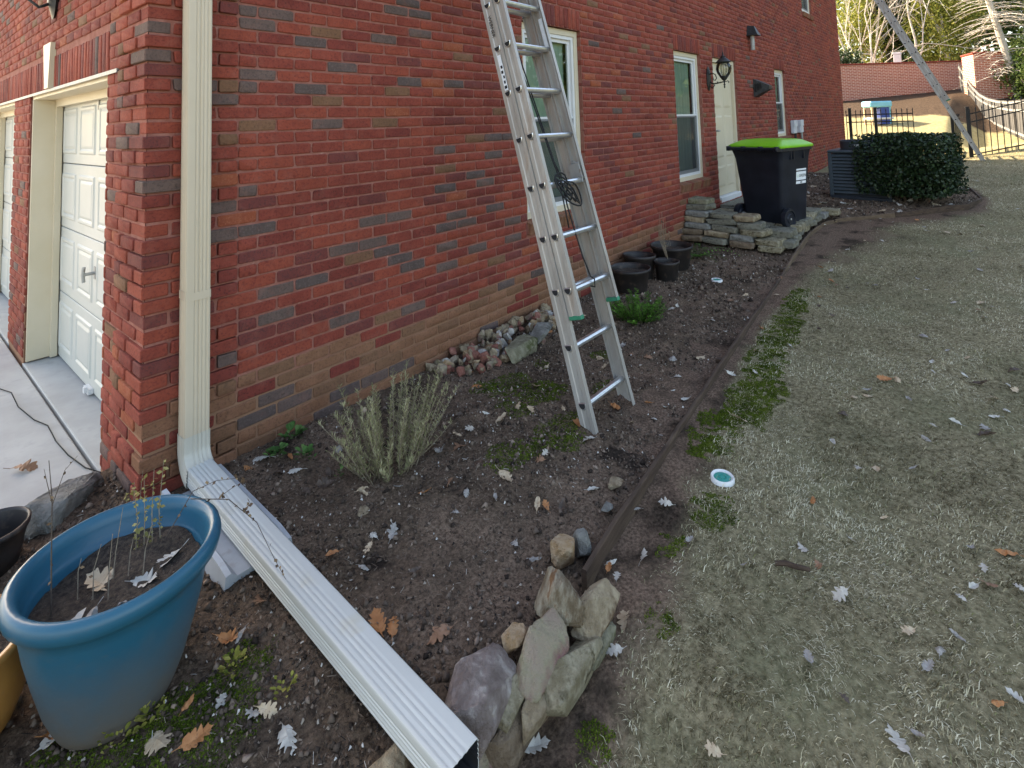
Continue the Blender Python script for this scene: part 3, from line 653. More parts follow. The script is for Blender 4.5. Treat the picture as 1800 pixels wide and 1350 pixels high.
# ------------------------------------------------------------------ extension ladders
def dprof(r, k=10):
    return [(r*math.cos(a), r*math.sin(a)) for a in np.linspace(-PI*.02, PI*1.02, k)]
def text_mesh(s, size):
    cu = bpy.data.curves.new('t', 'FONT'); cu.body = s; cu.size = size; cu.extrude = .0004; cu.align_x = 'CENTER'; cu.align_y = 'CENTER'
    o = bpy.data.objects.new('t', cu); COL.objects.link(o); dg = bpy.context.evaluated_depsgraph_get(); me = bpy.data.meshes.new_from_object(o.evaluated_get(dg)); bpy.data.objects.remove(o); return me
M_INK = mat('black_ink', (.012, .012, .014), rough=.5)
M_STICK = mat('warning_sticker', (.62, .66, .70), (.72, .75, .78), rough=.4, scale=60)
def ladder(label, foot, xw, lean, nb, sp, s0, length, fly0, fly1, detail=True):
    """foot: point under the left base rail; lean: dy per dz; local s runs up the rails"""
    root = empty('extension_ladder', label, 'ladder', foot)
    th = math.atan(lean); M = Matrix.Rotation(-th, 4, 'X')      # local z along the rails, y towards the wall
    def T(mb): mb.v = [tuple(M @ Vector(q)) for q in mb.v]; return mb
    def rail(x, sgn, y0, y1, a, b, nm, slant=0):
        # channel: web at x, flanges turned inwards
        mb = MB(); t = .0035; f = .026; s_ = sgn
        prof = [(0, y0), (f, y0), (f, y0+t), (t, y0+t), (t, y0+.024), (t+.006, y0+.030), (t+.006, y1-.030), (t, y1-.024), (t, y1-t), (f, y1-t), (f, y1), (0, y1), (0, y1-.024), (.004, y1-.030), (.004, y0+.030), (0, y0+.024)]
        n = len(prof); v = []
        for z in (a, b):
            for (u, y) in prof: v.append((x+s_*u, y, z+(slant*(y-y0)/(y1-y0) if z == a else 0)))
        fs = [(j, (j+1) % n, n+(j+1) % n, n+j) for j in range(n)]; fs = fs if s_ > 0 else [q[::-1] for q in fs]
        mb.add(v, fs)
        return obj(nm, T(mb), M_ALU, root)
    bw = .088
    rail(0, 1, -bw/2, bw/2, -.03, length, 'rail', .055); rail(xw, -1, -bw/2, bw/2, -.03, length, 'rail', .055)
    fy0, fy1 = -bw/2-.004-.078, -bw/2-.004
    rail(.006, 1, fy0, fy1, fly0, fly1, 'fly_rail'); rail(xw-.006, -1, fy0, fy1, fly0, fly1, 'fly_rail')
    k = 0; s = s0
    while s < length-.05:
        for (yc, lo_) in ((0, -1), ((fy0+fy1)/2, fly0+.05)):
            if s < lo_: continue
            mb = MB(); pf = [(math.cos(a)*.020*(1+.05*math.cos(12*a)), math.sin(a)*.018-.002) for a in np.linspace(0, 2*PI, 24, endpoint=False)]
            pf = [(a, min(b, .011)) for a, b in pf]; n = len(pf); v = []
            for x in (.004, xw-.004): v += [(x, yc+a, s+b) for a, b in pf]
            mb.add(v, [(j, (j+1) % n, n+(j+1) % n, n+j) for j in range(n)]); obj('rung', T(mb), M_RUNG, root, auto=50)
            if detail or True:
                for x, sg in ((-.0025, -1), (xw+.0025, 1)):
                    mb = MB()
                    d0 = [(x, yc+q[0]*.0205, s+.012-q[1]*.026) for q in dprof(1)]
                    d1 = [(x-sg*.003, yc+q[0]*.0255, s+.015-q[1]*.033) for q in dprof(1)]
                    mb.add(d0, [tuple(range(len(d0)))], 1); mb.quadring(d1, d0)  # near-black disc paints the shade of the hollow rung
                    obj('rung_end', T(mb), [M_RUNG, M_DARK], root)
        s += sp
    for x in (.004, xw-.032):
        mb = MB(); mb.box((x, fy0-.004, fly0-.012), (x+.03, fy1+.002, fly0+.010), bev=.003); obj('rail_cap', T(mb), M_GREEN, root)
    return root, T, M, fy0, fy1
th = math.atan(.2724); SP = .28/math.cos(th)
lad, LT, LM, fy0, fy1 = ladder('weathered aluminium extension ladder leaning on the wall over the first window', (1.65, -1.26, 0), .415, .2724, 15, SP, .11/math.cos(th), 4.75, .535/math.cos(th), 4.9)
yf = (fy0+fy1)/2
# pull rope, knot, pulley, rung lock, lettering
def sag(pts, r, n=6):
    return MB().tube(pts, r, n)
s6 = .11/math.cos(th)+4*SP
mb = MB()
mb.tube([(.075, yf+.02, s6+5.2*SP), (.09, yf+.03, s6+3*SP), (.13, yf-.02, s6+.12), (.14, yf-.03, s6+.02)], .0045, 6)
mb.tube([(.095, yf+.02, s6+5.2*SP), (.115, yf+.03, s6+3*SP), (.14, yf-.02, s6+.12), (.16, yf-.03, s6+.02)], .0045, 6)
for k in range(5):
    a = [(.14+.05*math.cos(t+k*.7)*(1+.2*k)+.02*k, yf-.035-.012*math.sin(2*t+k), s6-.02-.015*k+.075*math.sin(t)) for t in np.linspace(0, 2*PI, 16)]
    mb.tube(a, .005, 6)
mb.tube([(.15, yf-.03, s6), (.16, yf-.02, s6-.5*SP), (.175, yf-.015, s6-SP+.02), (.185, yf-.02, s6-1.5*SP), (.20, yf-.028, s6-2*SP+.03), (.225, yf-.032, s6-2*SP+.012), (.215, yf-.028, s6-2*SP-.03), (.2, yf+.02, s6-2*SP-.01)], .0045, 6)
mb.tube([(.13, yf-.03, s6), (.13, yf-.02, s6-.6*SP), (.15, yf-.0, s6-SP+.03)], .0045, 6)
obj('rope', LT(mb), M_ROPE, lad, smooth=True)
mb = MB(); mb.box((.07, yf-.012, s6+5.15*SP), (.105, yf+.03, s6+5.3*SP), bev=.004); mb.lathe([(0, -.006), (.018, -.006), (.013, 0), (.018, .006), (0, .006)], 14, c=(.087, yf+.01, s6+5.12*SP)); obj('pulley', LT(mb), M_STEEL, lad, auto=40)
for sx in (.028, .36):
    mb = MB(); mb.box((sx, yf-.035, s6-.02), (sx+.006, yf+.05, s6+.10), bev=.002); mb.tube([(sx+.01, yf-.03, s6+.005), (sx+.012, yf-.02, s6+.10), (sx+.012, yf+.02, s6+.115)], .006, 6); mb.tube([(sx, yf-.04, s6+.01), (sx+.02, yf+.03, s6+.04)], .007, 6); obj('rung_lock', LT(mb), M_STEEL, lad)
me = text_mesh('WERNER', .036)
MM = Matrix(((0, 0, -1, -.0022), (0, -1, 0, .004), (-1, 0, 0, s6+3.52*SP), (0, 0, 0, 1)))
me.transform(LM @ MM); me.materials.append(M_INK); o = link('lettering', me, lad)
mb = MB(); mb.box((-.0018, -.012, s6+2.08*SP), (-.0004, .016, s6+2.86*SP)); o2 = obj('sticker', LT(mb), M_STICK, lad)
mb = MB()
for k in range(5): mb.box((-.0024, -.008+.003*(k % 2), s6+2.12*SP+k*.032), (-.0019, .012-.004*(k % 3), s6+2.12*SP+k*.032+.018))
obj('sticker_print', LT(mb), M_INK, o2)
mb = MB(); mb.box((.394, yf-.018, s6+3.0*SP), (.3955, yf+.012, s6+3.75*SP)); obj('sticker', LT(mb), M_STICK, lad)
for dz in (.02, -.33):
    pass
lad2, _, _, _, _ = ladder('long extension ladder leaning far out beyond the clipped hedge', (16.0, -2.9, .36), .44, .45, 30, .305, .2, 8.2, 1.6, 8.4, False)

# ------------------------------------------------------------------ stones
def rockmesh(name, dims, seed, m, npts=16, bev=.045, flat=0.0, boxy=.56):
    r = np.random.default_rng(seed); p = r.normal(size=(npts, 3)); p /= np.linalg.norm(p, axis=1)[:, None]; p *= (.86+.28*r.random((npts, 1)))
    if flat: p[:, 2] = np.clip(p[:, 2], -flat, flat)
    p = np.sign(p)*np.abs(p)**boxy; p *= np.array(dims)/2
    bm = bmesh.new()
    for q in p: bm.verts.new(q)
    res = bmesh.ops.convex_hull(bm, input=list(bm.verts)); bmesh.ops.delete(bm, geom=[g for g in res['geom_interior'] if isinstance(g, bmesh.types.BMVert)], context='VERTS')
    bmesh.ops.bevel(bm, geom=list(bm.edges), offset=min(dims)*bev, segments=1, affect='EDGES', profile=.5, clamp_overlap=True)
    bmesh.ops.triangulate(bm, faces=[f for f in bm.faces if len(f.verts) > 4])
    bmesh.ops.subdivide_edges(bm, edges=list(bm.edges), cuts=2 if max(dims) > .12 else 1, use_grid_fill=True)
    mx = max(dims)
    co = np.array([v.co[:] for v in bm.verts]); k = 7/mx
    dd = fbm(co[:, 0]*k+seed, co[:, 1]*k+co[:, 2]*k*.7, seed)*.13*min(dims)+fbm(co[:, 0]*k*4+co[:, 2]*k*2, co[:, 1]*k*4+seed, seed)*.08*min(dims)
    for v, d in zip(bm.verts, dd):
        v.co += v.co.normalized()*float(d)
    me = bpy.data.meshes.new(name); bm.to_mesh(me); bm.free(); me.materials.append(m)
    me.polygons.foreach_set('use_smooth', [True]*len(me.polygons)); me.set_sharp_from_angle(angle=math.radians(16)); return me
def rockmat(n, c1, c2, c3, sc=14, s3=9, st=None, t3=.58): return mat(n, c1, c2, rough=.85, scale=sc, bump=1, bscale=80, bdist=.02, lo=.40, hi=.60, det=9, c3=c3, s3=s3, t3=t3, objc=True, stretch=st, spec=.2)
RK = dict(tan=rockmat('stone_tan', (.24, .18, .115), (.42, .34, .23), (.14, .085, .05)), olive=rockmat('stone_olive', (.19, .155, .095), (.38, .335, .235), (.10, .08, .045), s3=16),
 purple=rockmat('stone_purple', (.17, .13, .115), (.30, .245, .22), (.42, .38, .34), t3=.60, s3=14), pink=rockmat('stone_pink', (.33, .25, .19), (.29, .27, .17), (.22, .105, .10), sc=8, s3=5),
 band=rockmat('stone_banded', (.20, .145, .09), (.45, .395, .29), (.26, .14, .07), sc=10, s3=12, st=(.6, 3.2, 1.4)), orange=rockmat('stone_orange', (.36, .23, .12), (.48, .36, .24), (.22, .12, .06), sc=22),
 grey=rockmat('stone_grey', (.17, .165, .145), (.29, .28, .25), (.10, .095, .08)), slate=rockmat('stone_slate', (.15, .14, .108), (.27, .255, .20), (.08, .075, .055), s3=14), brown=rockmat('stone_brown', (.15, .105, .07), (.24, .18, .125), (.09, .06, .04)),
 red=rockmat('stone_red', (.26, .10, .075), (.34, .16, .12), (.18, .06, .045)), white=rockmat('stone_white', (.42, .38, .34), (.55, .52, .48), (.3, .24, .2)), moss=rockmat('stone_mossy', (.17, .155, .10), (.30, .275, .195), (.085, .09, .035), s3=9))
def stone(px, py, zc, dims, mk, label, seed, rz=0, tilt=(0, 0), name='edging_stone', cat='stone', group=None, flat=0):
    P = at(px, py, zc); o = link(name, rockmesh(name, dims, seed, RK[mk], flat=flat), None, P, (tilt[0], tilt[1], rz)); return tag(o, label, cat, group)
ESG = 'rough stones edging the near end of the bed'
for a in [(846, 1222, .0, (.28, .18, .17), 'purple', 'largest purple grey stone beside the open end of the drain pipe', 3, .25, (.2, .1)),
          (950, 1150, .02, (.24, .125, .15), 'pink', 'olive and pink stone in the middle of the edging heap', 12, .12, (.35, .1)),
          (986, 1050, .045, (.19, .19, .13), 'band', 'banded tan stone on top of the edging heap', 23, .5, (.15, .35)),
          (1046, 1078, .0, (.21, .12, .15), 'tan', 'tan stone on the lawn side of the banded stone', 31, .1, (.4, .1)),
          (990, 968, .015, (.115, .10, .10), 'orange', 'knobbly orange tan stone beside the end of the edging board', 41, .3, (0, 0)),
          (1023, 957, .0, (.085, .07, .10), 'grey', 'pale grey stone touching the end of the edging board', 52, .8, (0, 0)),
          (905, 1124, .02, (.085, .075, .06), 'orange', 'small round tan stone between the purple and pink stones', 61, .2, (0, 0)),
          (1005, 1185, -.055, (.32, .10, .15), 'olive', 'long olive slab low on the lawn side of the edging heap', 71, .05, (.4, 0)),
          (955, 1232, -.06, (.24, .08, .13), 'tan', 'thin tan slab under the pink stone', 83, .05, (.4, 0)),
          (893, 1248, -.05, (.22, .085, .14), 'olive', 'pale olive slab against the largest purple stone', 91, .08, (.4, 0)),
          (893, 1312, -.10, (.27, .10, .15), 'brown', 'brown slab at the foot of the edging heap nearest the lens', 103, .05, (.4, .05)),
          (845, 1332, -.08, (.22, .11, .15), 'pink', 'brownish stone under the open end of the drain pipe', 113, .1, (.3, .1)),
          (690, 1347, -.02, (.17, .12, .09), 'tan', 'tan stone peeping out left of the drain pipe', 121, .3, (0, 0)),
          (1050, 1140, -.07, (.20, .07, .10), 'moss', 'low mossy slab under the olive stone', 127, .05, (.3, 0))]:
    stone(a[0], a[1], a[2], tuple(q*.95 for q in a[3]), a[4], a[5], a[6], a[7], a[8], group=ESG)
stone(1083, 852, -.01, (.085, .07, .035), 'tan', 'flat tan stone lying in the bed near the board', 131, .4, name='stone')
stone(1068, 893, -.015, (.06, .05, .03), 'grey', 'small grey stone half buried beside the board', 132, .4, name='stone')
stone(640, 900, .0, (.07, .05, .025), 'tan', 'flat tan stone in the soil in front of the rosemary bush', 133, .7, name='stone')
stone(110, 893, -.02, (.36, .19, .20), 'grey', 'long grey rock between the driveway and the blue pot', 141, .75, (.0, .15), name='rock')
stone(52, 935, -.07, (.14, .11, .09), 'grey', 'small grey rock beside the black pot', 143, .3, name='rock')
stone(20, 915, -.06, (.12, .11, .10), 'brown', 'brown rock behind the black pot rim', 145, .9, name='rock')
# heap against the wall
HP = 'loose stones heaped against the brick wall'
r = np.random.default_rng(5)
stone(912, 612, .045, (.36, .17, .11), 'moss', 'large flat mossy stone on the rubble heap', 151, .12, (.1, .05), name='stone', group=HP)
stone(948, 585, .06, (.30, .18, .10), 'grey', 'large flat grey stone behind the mossy one on the rubble heap', 152, .1, name='stone', group=HP)
stone(890, 580, .05, (.20, .12, .08), 'tan', 'flat tan stone behind the mossy one on the rubble heap', 153, .2, name='stone', group=HP)
rockv = {}
for k in ('white', 'pink', 'red', 'tan', 'orange', 'grey'):
    rockv[k] = [rockmesh('stone', (.075+.03*r.random(), .06+.02*r.random(), .05), 200+i*7+len(k), RK[k], npts=16) for i in range(2)]
def ordw(i):
    one = ['', 'first', 'second', 'third', 'fourth', 'fifth', 'sixth', 'seventh', 'eighth', 'ninth', 'tenth', 'eleventh', 'twelfth', 'thirteenth', 'fourteenth', 'fifteenth', 'sixteenth', 'seventeenth', 'eighteenth', 'nineteenth']; t = ['', '', 'twent', 'thirt', 'fort', 'fift', 'sixt']
    return one[i] if i < 20 else t[i//10]+('ieth' if i % 10 == 0 else 'y-'+one[i % 10])
LB = dict(white='palm sized whitish stone in the rubble heap against the wall', pink='palm sized pinkish stone in the rubble heap against the wall', red='palm sized brick red stone in the rubble heap against the wall', tan='palm sized tan stone in the rubble heap against the wall', orange='palm sized buff stone in the rubble heap against the wall', grey='palm sized grey stone in the rubble heap against the wall')
pile = []
for i in range(170):
    X = 1.62+1.25*r.random(); wd = np.interp(X, [1.6, 1.75, 2.25, 2.9], [.06, .30, .42, .16]); t = r.random(); Y = -.03-wd*t
    if X > 2.15 and X < 2.6 and Y < -.2 and r.random() < .75: continue
    pile.append((X, Y, .012+.05*(1-t)*min(1, (X-1.55)/.4)+.015*r.random()))
cnt = {}
for (X, Y, Z) in sorted(pile):
    k = ['white', 'pink', 'red', 'tan', 'orange', 'red', 'pink', 'tan', 'tan'][r.integers(9)]
    o = link('stone', rockv[k][r.integers(2)], None, (X, Y, Z+float(bedh(X, Y))), tuple(r.random(3)*6)); s = .45+.65*r.random(); o.scale = (s, s, s); cnt[k] = cnt.get(k, 0)+1; tag(o, LB[k].replace('palm sized ', 'small ').replace(' against the wall', '')+f', {ordw(cnt[k])} of its colour from the left', 'stone', HP)

# dry-stone step wall by the side door
SWG = 'flat stones stacked beside the side door'
r = np.random.default_rng(8)
slabs = []
def slab(name, c, dims, m, seed, rz, tilt=0):
    return link(name, rockmesh(name, dims, seed, RK[m], npts=40, bev=.05, boxy=.2), None, c, (tilt, 0, rz))
SW = [  # y, z, length(y), depth(x), height, material   (x about 5.8)
 [(-.14, .165, .26, 'brown'), (-.42, .160, .30, 'slate'), (-.72, .155, .28, 'brown'), (-1.02, .135, .26, 'olive')],
 [(-.10, .235, .30, 'brown'), (-.42, .235, .30, 'tan'), (-.72, .22, .27, 'grey'), (-1.0, .195, .27, 'olive')],
 [(-.18, .305, .34, 'grey'), (-.52, .30, .32, 'slate'), (-.84, .285, .30, 'olive')],
 [(-.12, .372, .26, 'tan'), (-.45, .368, .40, 'slate'), (-.78, .352, .28, 'slate')],
 [(-.16, .440, .30, 'grey'), (-.45, .436, .27, 'slate'), (-.72, .428, .26, 'tan')],
 [(-.14, .51, .32, 'slate')], [(-.13, .575, .27, 'moss')]]
WN = ['bottom', 'second', 'third', 'fourth', 'fifth', 'sixth', 'topmost']
k = 0
for ci, row in enumerate(SW):
    for si, (y, z, l, m) in enumerate(row):
        X = 5.80+.06*ci*(.6)+r.normal(0, .012); o = slab('stacked_stone', (X, y, z-.015), (.28, l, .068), m, 300+k, r.normal(0, .06), r.normal(0, .03)); k += 1
        side = ['next to the house', 'second from the house', 'third from the house', 'at the outer end'][min(si, 3)] if len(row) > 1 else 'next to the house'
        tag(o, f'flat stone in the {WN[ci]} course of the stacked step wall, {side}', 'stone', SWG)
# landing and stepping path of flagstones
FSG = 'flagstones paving the landing and path by the bin'
k = 0
for i in range(5):
    for j in range(4):
        X = 6.12+.33*i+r.normal(0, .01); Y = -.16-.30*j+r.normal(0, .01)
        if Y < edgeY(X)+.1: continue
        z = .245+.03*(j == 0)+.012*i
        o = slab('flagstone', (X, Y, z), (.31+.015*r.random(), .285+.01*r.random(), .085), ['slate', 'grey', 'slate', 'olive'][r.integers(4)], 400+k, r.normal(0, .04)); k += 1
        tag(o, f'landing flagstone before the side door, row {["one", "two", "three", "four", "five"][i]} from stacked wall, {["against the house", "second from the house", "third from the house", "along the board"][j]}', 'flagstone', FSG)
for i in range(8):
    t = i/7; X = 5.95+1.85*t; Y = float(edgeY(X))+.13+.02*math.sin(i)
    o = slab('flagstone', (X, Y, .16+.10*t), (.25, .25, .075), ['slate', 'slate', 'grey', 'olive'][i % 4], 460+i, .06*math.sin(i*3)); tag(o, f'path flagstone beside the edging board, number {["one", "two", "three", "four", "five", "six", "seven", "eight"][i]} counted from the stacked wall', 'flagstone', FSG)
mb = MB(); mb.box((7.0, -.34, .20), (8.06, -.005, .375), bev=.012); tag(obj('door_step', mb, RK['slate']), 'low stone step under the side door threshold', 'step')

# ------------------------------------------------------------------ edging boards
M_WOOD = mat('weathered_board', (.042, .026, .018), (.085, .055, .038), rough=.9, scale=16, bump=.8, bscale=30, bdist=.006, stretch=(.25, 1, 3), c3=(.11, .075, .05), s3=10, t3=.64)
M_WOOD2 = mat('orange_board', (.085, .055, .035), (.145, .098, .064), rough=.9, scale=16, bump=.6, bscale=30, bdist=.006, stretch=(.25, 1, 3))
eb = empty('edging_board', 'long weathered wooden edging board between bed and lawn', 'edging', (3.5, -1.46, -.1))
def plank(xa, xb, m, n=14, yo=0, h=.045):
    pts = [(x, float(edgeY(x))+yo) for x in np.linspace(xa, xb, n)]; V = []
    for i, (x, y) in enumerate(pts):
        x2, y2 = pts[min(i+1, n-1)]; x1, y1 = pts[max(i-1, 0)]; tx, ty = x2-x1, y2-y1; l = math.hypot(tx, ty); nx, ny = -ty/l*.010, tx/l*.010
        zt = float(zb0(x))+h-.043+.012*math.sin(x*2.3)+.004*math.sin(x*17); zl = float(lawnh(x, y-.05))-.05
        for (s, z) in ((1, zl), (-1, zl), (-1, zt-.004), (-.6, zt), (.6, zt), (1, zt-.004)): V.append((x+s*nx, y+s*ny, z))
    f = [(i*6+j, (i+1)*6+j, (i+1)*6+(j+1) % 6, i*6+(j+1) % 6) for i in range(n-1) for j in range(6)]+[tuple(range(6)), tuple((n-1)*6+j for j in range(5, -1, -1))]
    mb = MB().add(V, f); obj('plank', rel(mb, eb), m, eb, auto=40)
plank(.86, 2.9, M_WOOD, h=.055); plank(2.905, 5.2, M_WOOD, h=.05); plank(5.205, 7.2, M_WOOD2, h=.05); plank(7.205, 8.3, M_WOOD2, h=.045); plank(8.305, 9.6, M_WOOD, h=.05); plank(9.605, 11.2, M_WOOD, h=.04)
for x in (1.0, 2.9, 5.2, 7.2):
    y = float(edgeY(x))+.035; mb = MB(); mb.box((x-.02, y-.018, -.25), (x+.02, y+.018, float(zb0(x))+.0), bev=.004); obj('stake', rel(mb, eb), M_WOOD, eb)
# ------------------------------------------------------------------ flower pots
def potmat(name, c1, c2, dirt, z0, z1):
    m, nt, b = newmat(name); L = nt.links.new; b.inputs['Roughness'].default_value = .38; b.inputs['Specular IOR Level'].default_value = .4
    tc = nd(nt, 'ShaderNodeTexCoord').outputs['Object']; s = nd(nt, 'ShaderNodeSeparateXYZ'); L(tc, s.inputs[0])
    n = nd(nt, 'ShaderNodeTexNoise', Scale=14, Detail=7, Roughness=.7); L(tc, n.inputs['Vector'])
    ma = nd(nt, 'ShaderNodeMath', operation='MULTIPLY_ADD'); ma.inputs[1].default_value = .16; L(n.outputs[0], ma.inputs[0]); L(s.outputs[2], ma.inputs[2])
    mr = nd(nt, 'ShaderNodeMapRange'); mr.inputs[1].default_value = z0+.08; mr.inputs[2].default_value = z1+.08; mr.inputs[3].default_value = 1; mr.inputs[4].default_value = 0; L(ma.outputs[0], mr.inputs[0])
    n2 = nd(nt, 'ShaderNodeTexNoise', Scale=5, Detail=4); L(tc, n2.inputs['Vector']); r = nd(nt, 'ShaderNodeValToRGB'); r.color_ramp.elements[0].color = c4(c1); r.color_ramp.elements[1].color = c4(c2); L(n2.outputs[0], r.inputs[0])
    mx = nd(nt, 'ShaderNodeMix', data_type='RGBA'); L(mr.outputs[0], mx.inputs[0]); L(r.outputs[0], mx.inputs[6]); mx.inputs[7].default_value = c4(dirt)
    mp = nd(nt, 'ShaderNodeMapping'); mp.inputs['Scale'].default_value = (1, 1, 3.5); L(tc, mp.inputs[0]); n6 = nd(nt, 'ShaderNodeTexNoise', Scale=26, Detail=9, Roughness=.8); L(mp.outputs[0], n6.inputs['Vector'])
    r6 = nd(nt, 'ShaderNodeValToRGB'); r6.color_ramp.elements[0].position = .56; r6.color_ramp.elements[1].position = .78; r6.color_ramp.elements[1].color = (.55, .55, .55, 1); L(n6.outputs[0], r6.inputs[0])
    mx3 = nd(nt, 'ShaderNodeMix', data_type='RGBA'); L(r6.outputs[0], mx3.inputs[0]); L(mx.outputs[2], mx3.inputs[6]); mx3.inputs[7].default_value = c4([.5*q+.07 for q in dirt]); L(mx3.outputs[2], b.inputs['Base Color'])
    ra = nd(nt, 'ShaderNodeMapRange'); ra.inputs[3].default_value = .34; ra.inputs[4].default_value = .85; L(mr.outputs[0], ra.inputs[0]); L(ra.outputs[0], b.inputs['Roughness'])
    return m
M_BLUE = potmat('blue_plastic', (.007, .075, .125), (.012, .095, .15), (.095, .078, .062), .02, .30)
M_TERRA = potmat('ochre_glaze', (.30, .13, .035), (.38, .19, .05), (.16, .09, .05), -.05, .04)
M_RIMW = mat('worn_red_rim', (.32, .14, .10), (.40, .2, .15), rough=.7, scale=18)
M_BPOT = mat('black_nursery_plastic', (.016, .014, .014), (.032, .026, .024), rough=.45, scale=9, c3=(.07, .05, .04), s3=14, t3=.63)
M_POTSOIL = mat('potting_soil', (.03, .022, .018), (.10, .075, .055), rough=.95, scale=70, bump=1, bscale=120, bdist=.02, c3=(.22, .19, .15), s3=150, t3=.68)
def pot(name, label, loc, prof, inner, soil_z, soil_r, m, tilt=(0, 0), rimm=None, n=48, name2='pot_body'):
    e = empty(name, label, 'plant pot', loc); e.rotation_euler = (tilt[0], tilt[1], 0)
    mb = MB(); mb.lathe(prof+inner, n); obj(name2, mb, m, e, smooth=True)
    if soil_z is not None:
        rs = np.linspace(0, soil_r, 14)[1:]; v = [(0, 0, soil_z+.01)]; f = []
        for i, R_ in enumerate(rs):
            for j in range(40):
                a = 2*PI*j/40; x, y = R_*math.cos(a), R_*math.sin(a); v.append((x, y, soil_z+.05*float(fbm(x*14+loc[0]*9, y*14, 4))+.012*math.sin(x*9)))
        f += [(0, 1+j, 1+(j+1) % 40) for j in range(40)]
        f += [(1+i*40+j, 1+(i+1)*40+j, 1+(i+1)*40+(j+1) % 40, 1+i*40+(j+1) % 40) for i in range(len(rs)-1) for j in range(40)]
        mb = MB().add(v, f); obj('soil', mb, M_POTSOIL, e, smooth=True)
    return e
PB = (-.303, -.895, -.035)
bp = pot('blue_pot', 'big blue plastic flower pot with dead stems standing below the downspout', PB,
    [(.125, 0), (.140, .010), (.152, .035), (.172, .085), (.196, .17), (.216, .25), (.228, .315), (.234, .342), (.246, .352), (.262, .368), (.266, .388), (.262, .404), (.254, .412)],
    [(.246, .414), (.236, .408), (.229, .396), (.224, .38), (.217, .345), (.213, .34), (.207, .33), (.203, .29), (.192, .20)], .322, .206, M_BLUE, (-.01, .01))
pot('ochre_pot', 'ochre glazed pot with a worn red rim left of the big blue pot', (-.66, -.66, -.06),
    [(.13, 0), (.17, .05), (.20, .13), (.205, .20), (.195, .25)], [(.20, .258), (.198, .27), (.18, .272), (.176, .25), (.18, .2)], .215, .178, M_TERRA)
pot('black_pot', 'black plastic pot at the left edge beside the grey rock', (-.475, .10, -.06), [(.09, 0), (.105, .10), (.118, .15), (.124, .155), (.125, .172)], [(.117, .176), (.112, .165), (.104, .08), (.09, .01), (.0, .01)], None, 0, M_BPOT)
def npot(label, x, y, R_, h, soil, tilt=(0, 0)):
    z = float(bedh(x, y))-.01
    return pot('nursery_pot', label, (x, y, z), [(R_*.74, 0), (R_*.78, .01), (R_*.92, h*.84), (R_*1.0, h*.87), (R_*1.01, h*.99)], [(R_*.95, h), (R_*.9, h*.86), (R_*.82, h*.5), (R_*.78, h*.3)]+([] if soil else [(0, h*.12)]), h*.72 if soil else None, R_*.87, M_BPOT, tilt, n=32)
npot('widest black nursery pot, nearest the ladder, against the wall', 3.86, -.30, .19, .21, True)
npot('empty black nursery pot tucked close to the wall behind the small one', 4.22, -.20, .165, .23, False, (0, .05))
npot('small brown black nursery pot holding bare stems', 4.30, -.46, .125, .20, True)
npot('large black nursery pot farthest from the ladder, beside the fern', 4.72, -.32, .22, .24, True)

# ------------------------------------------------------------------ wheeled bin
M_BIN = mat('navy_bin_plastic', (.008, .010, .016), (.014, .017, .026), rough=.42, scale=6, bump=.15, bscale=220, bdist=.001)
M_LID = mat('lime_lid', (.14, .40, .015), (.18, .45, .02), rough=.38, scale=4)
M_LABEL = mat('label_white', (.70, .72, .74), (.78, .8, .82), rough=.5, scale=40)
bn = empty('wheeled_bin', 'navy wheeled bin with a lime green lid on the flagstones', 'bin', (6.62, -.84, .27), -.30)
def frust(mb, z0, z1, h0, h1, n=5, m=0, r=.05):
    def rr(hx, hy, z, c=(0, 0)):
        pts = []
        for sx, sy, a0 in ((1, -1, -90), (1, 1, 0), (-1, 1, 90), (-1, -1, 180)):
            for i in range(n):
                a = math.radians(a0+90*i/(n-1)); pts.append((c[0]+sx*(hx-r)+r*math.cos(a), c[1]+sy*(hy-r)+r*math.sin(a), z))
        return pts
    return rr
rr = frust(None, 0, 0, 0, 0)
def loft(mb, rings, m=0, cap=True):
    n = len(rings[0]); v = [q for s in rings for q in s]
    f = [(i*n+j, i*n+(j+1) % n, (i+1)*n+(j+1) % n, (i+1)*n+j) for i in range(len(rings)-1) for j in range(n)]
    if cap: f += [tuple(range(n))[::-1], tuple((len(rings)-1)*n+j for j in range(n))]
    mb.add(v, f, m)
mb = MB(); loft(mb, [rr(.25, .25, 0, (.03, 0)), rr(.262, .262, .03, (.03, 0)), rr(.28, .285, .35, (.02, 0)), rr(.315, .325, .80, (.01, 0)), rr(.335, .345, .90, (0, 0)), rr(.338, .348, .905), rr(.352, .362, .907), rr(.352, .362, .945), rr(.33, .34, .947), rr(.32, .33, .93)])
obj('body', mb, M_BIN, bn, auto=35)
mb = MB()
for sy in (-1, 1):
    for x in (-.12, -.06, .16): mb.box((x-.008, sy*.335-.012, .80), (x+.008, sy*.335+.012, .905))
obj('rib', mb, M_BIN, bn)
mb = MB(); loft(mb, [rr(.365, .372, .944), rr(.368, .375, .950), rr(.368, .375, .970), rr(.35, .36, .985, (0, 0)), rr(.25, .29, 1.03, (.02, 0)), rr(.18, .24, 1.045, (.02, 0))])
obj('lid', mb, M_LID, bn, auto=50)
mb = MB(); mb.tube([(-.41, -.34, .94), (-.41, .34, .94)], .017, 8)
for y in (-.33, -.12, .12, .33): mb.box((-.42, y-.022, .905), (-.34, y+.022, .965), bev=.006)
obj('handle', mb, M_BIN, bn, auto=40)
mb = MB(); mb.tube([(-.22, -.36, .10), (-.22, .36, .10)], .013, 8); obj('axle', mb, M_STEEL, bn)
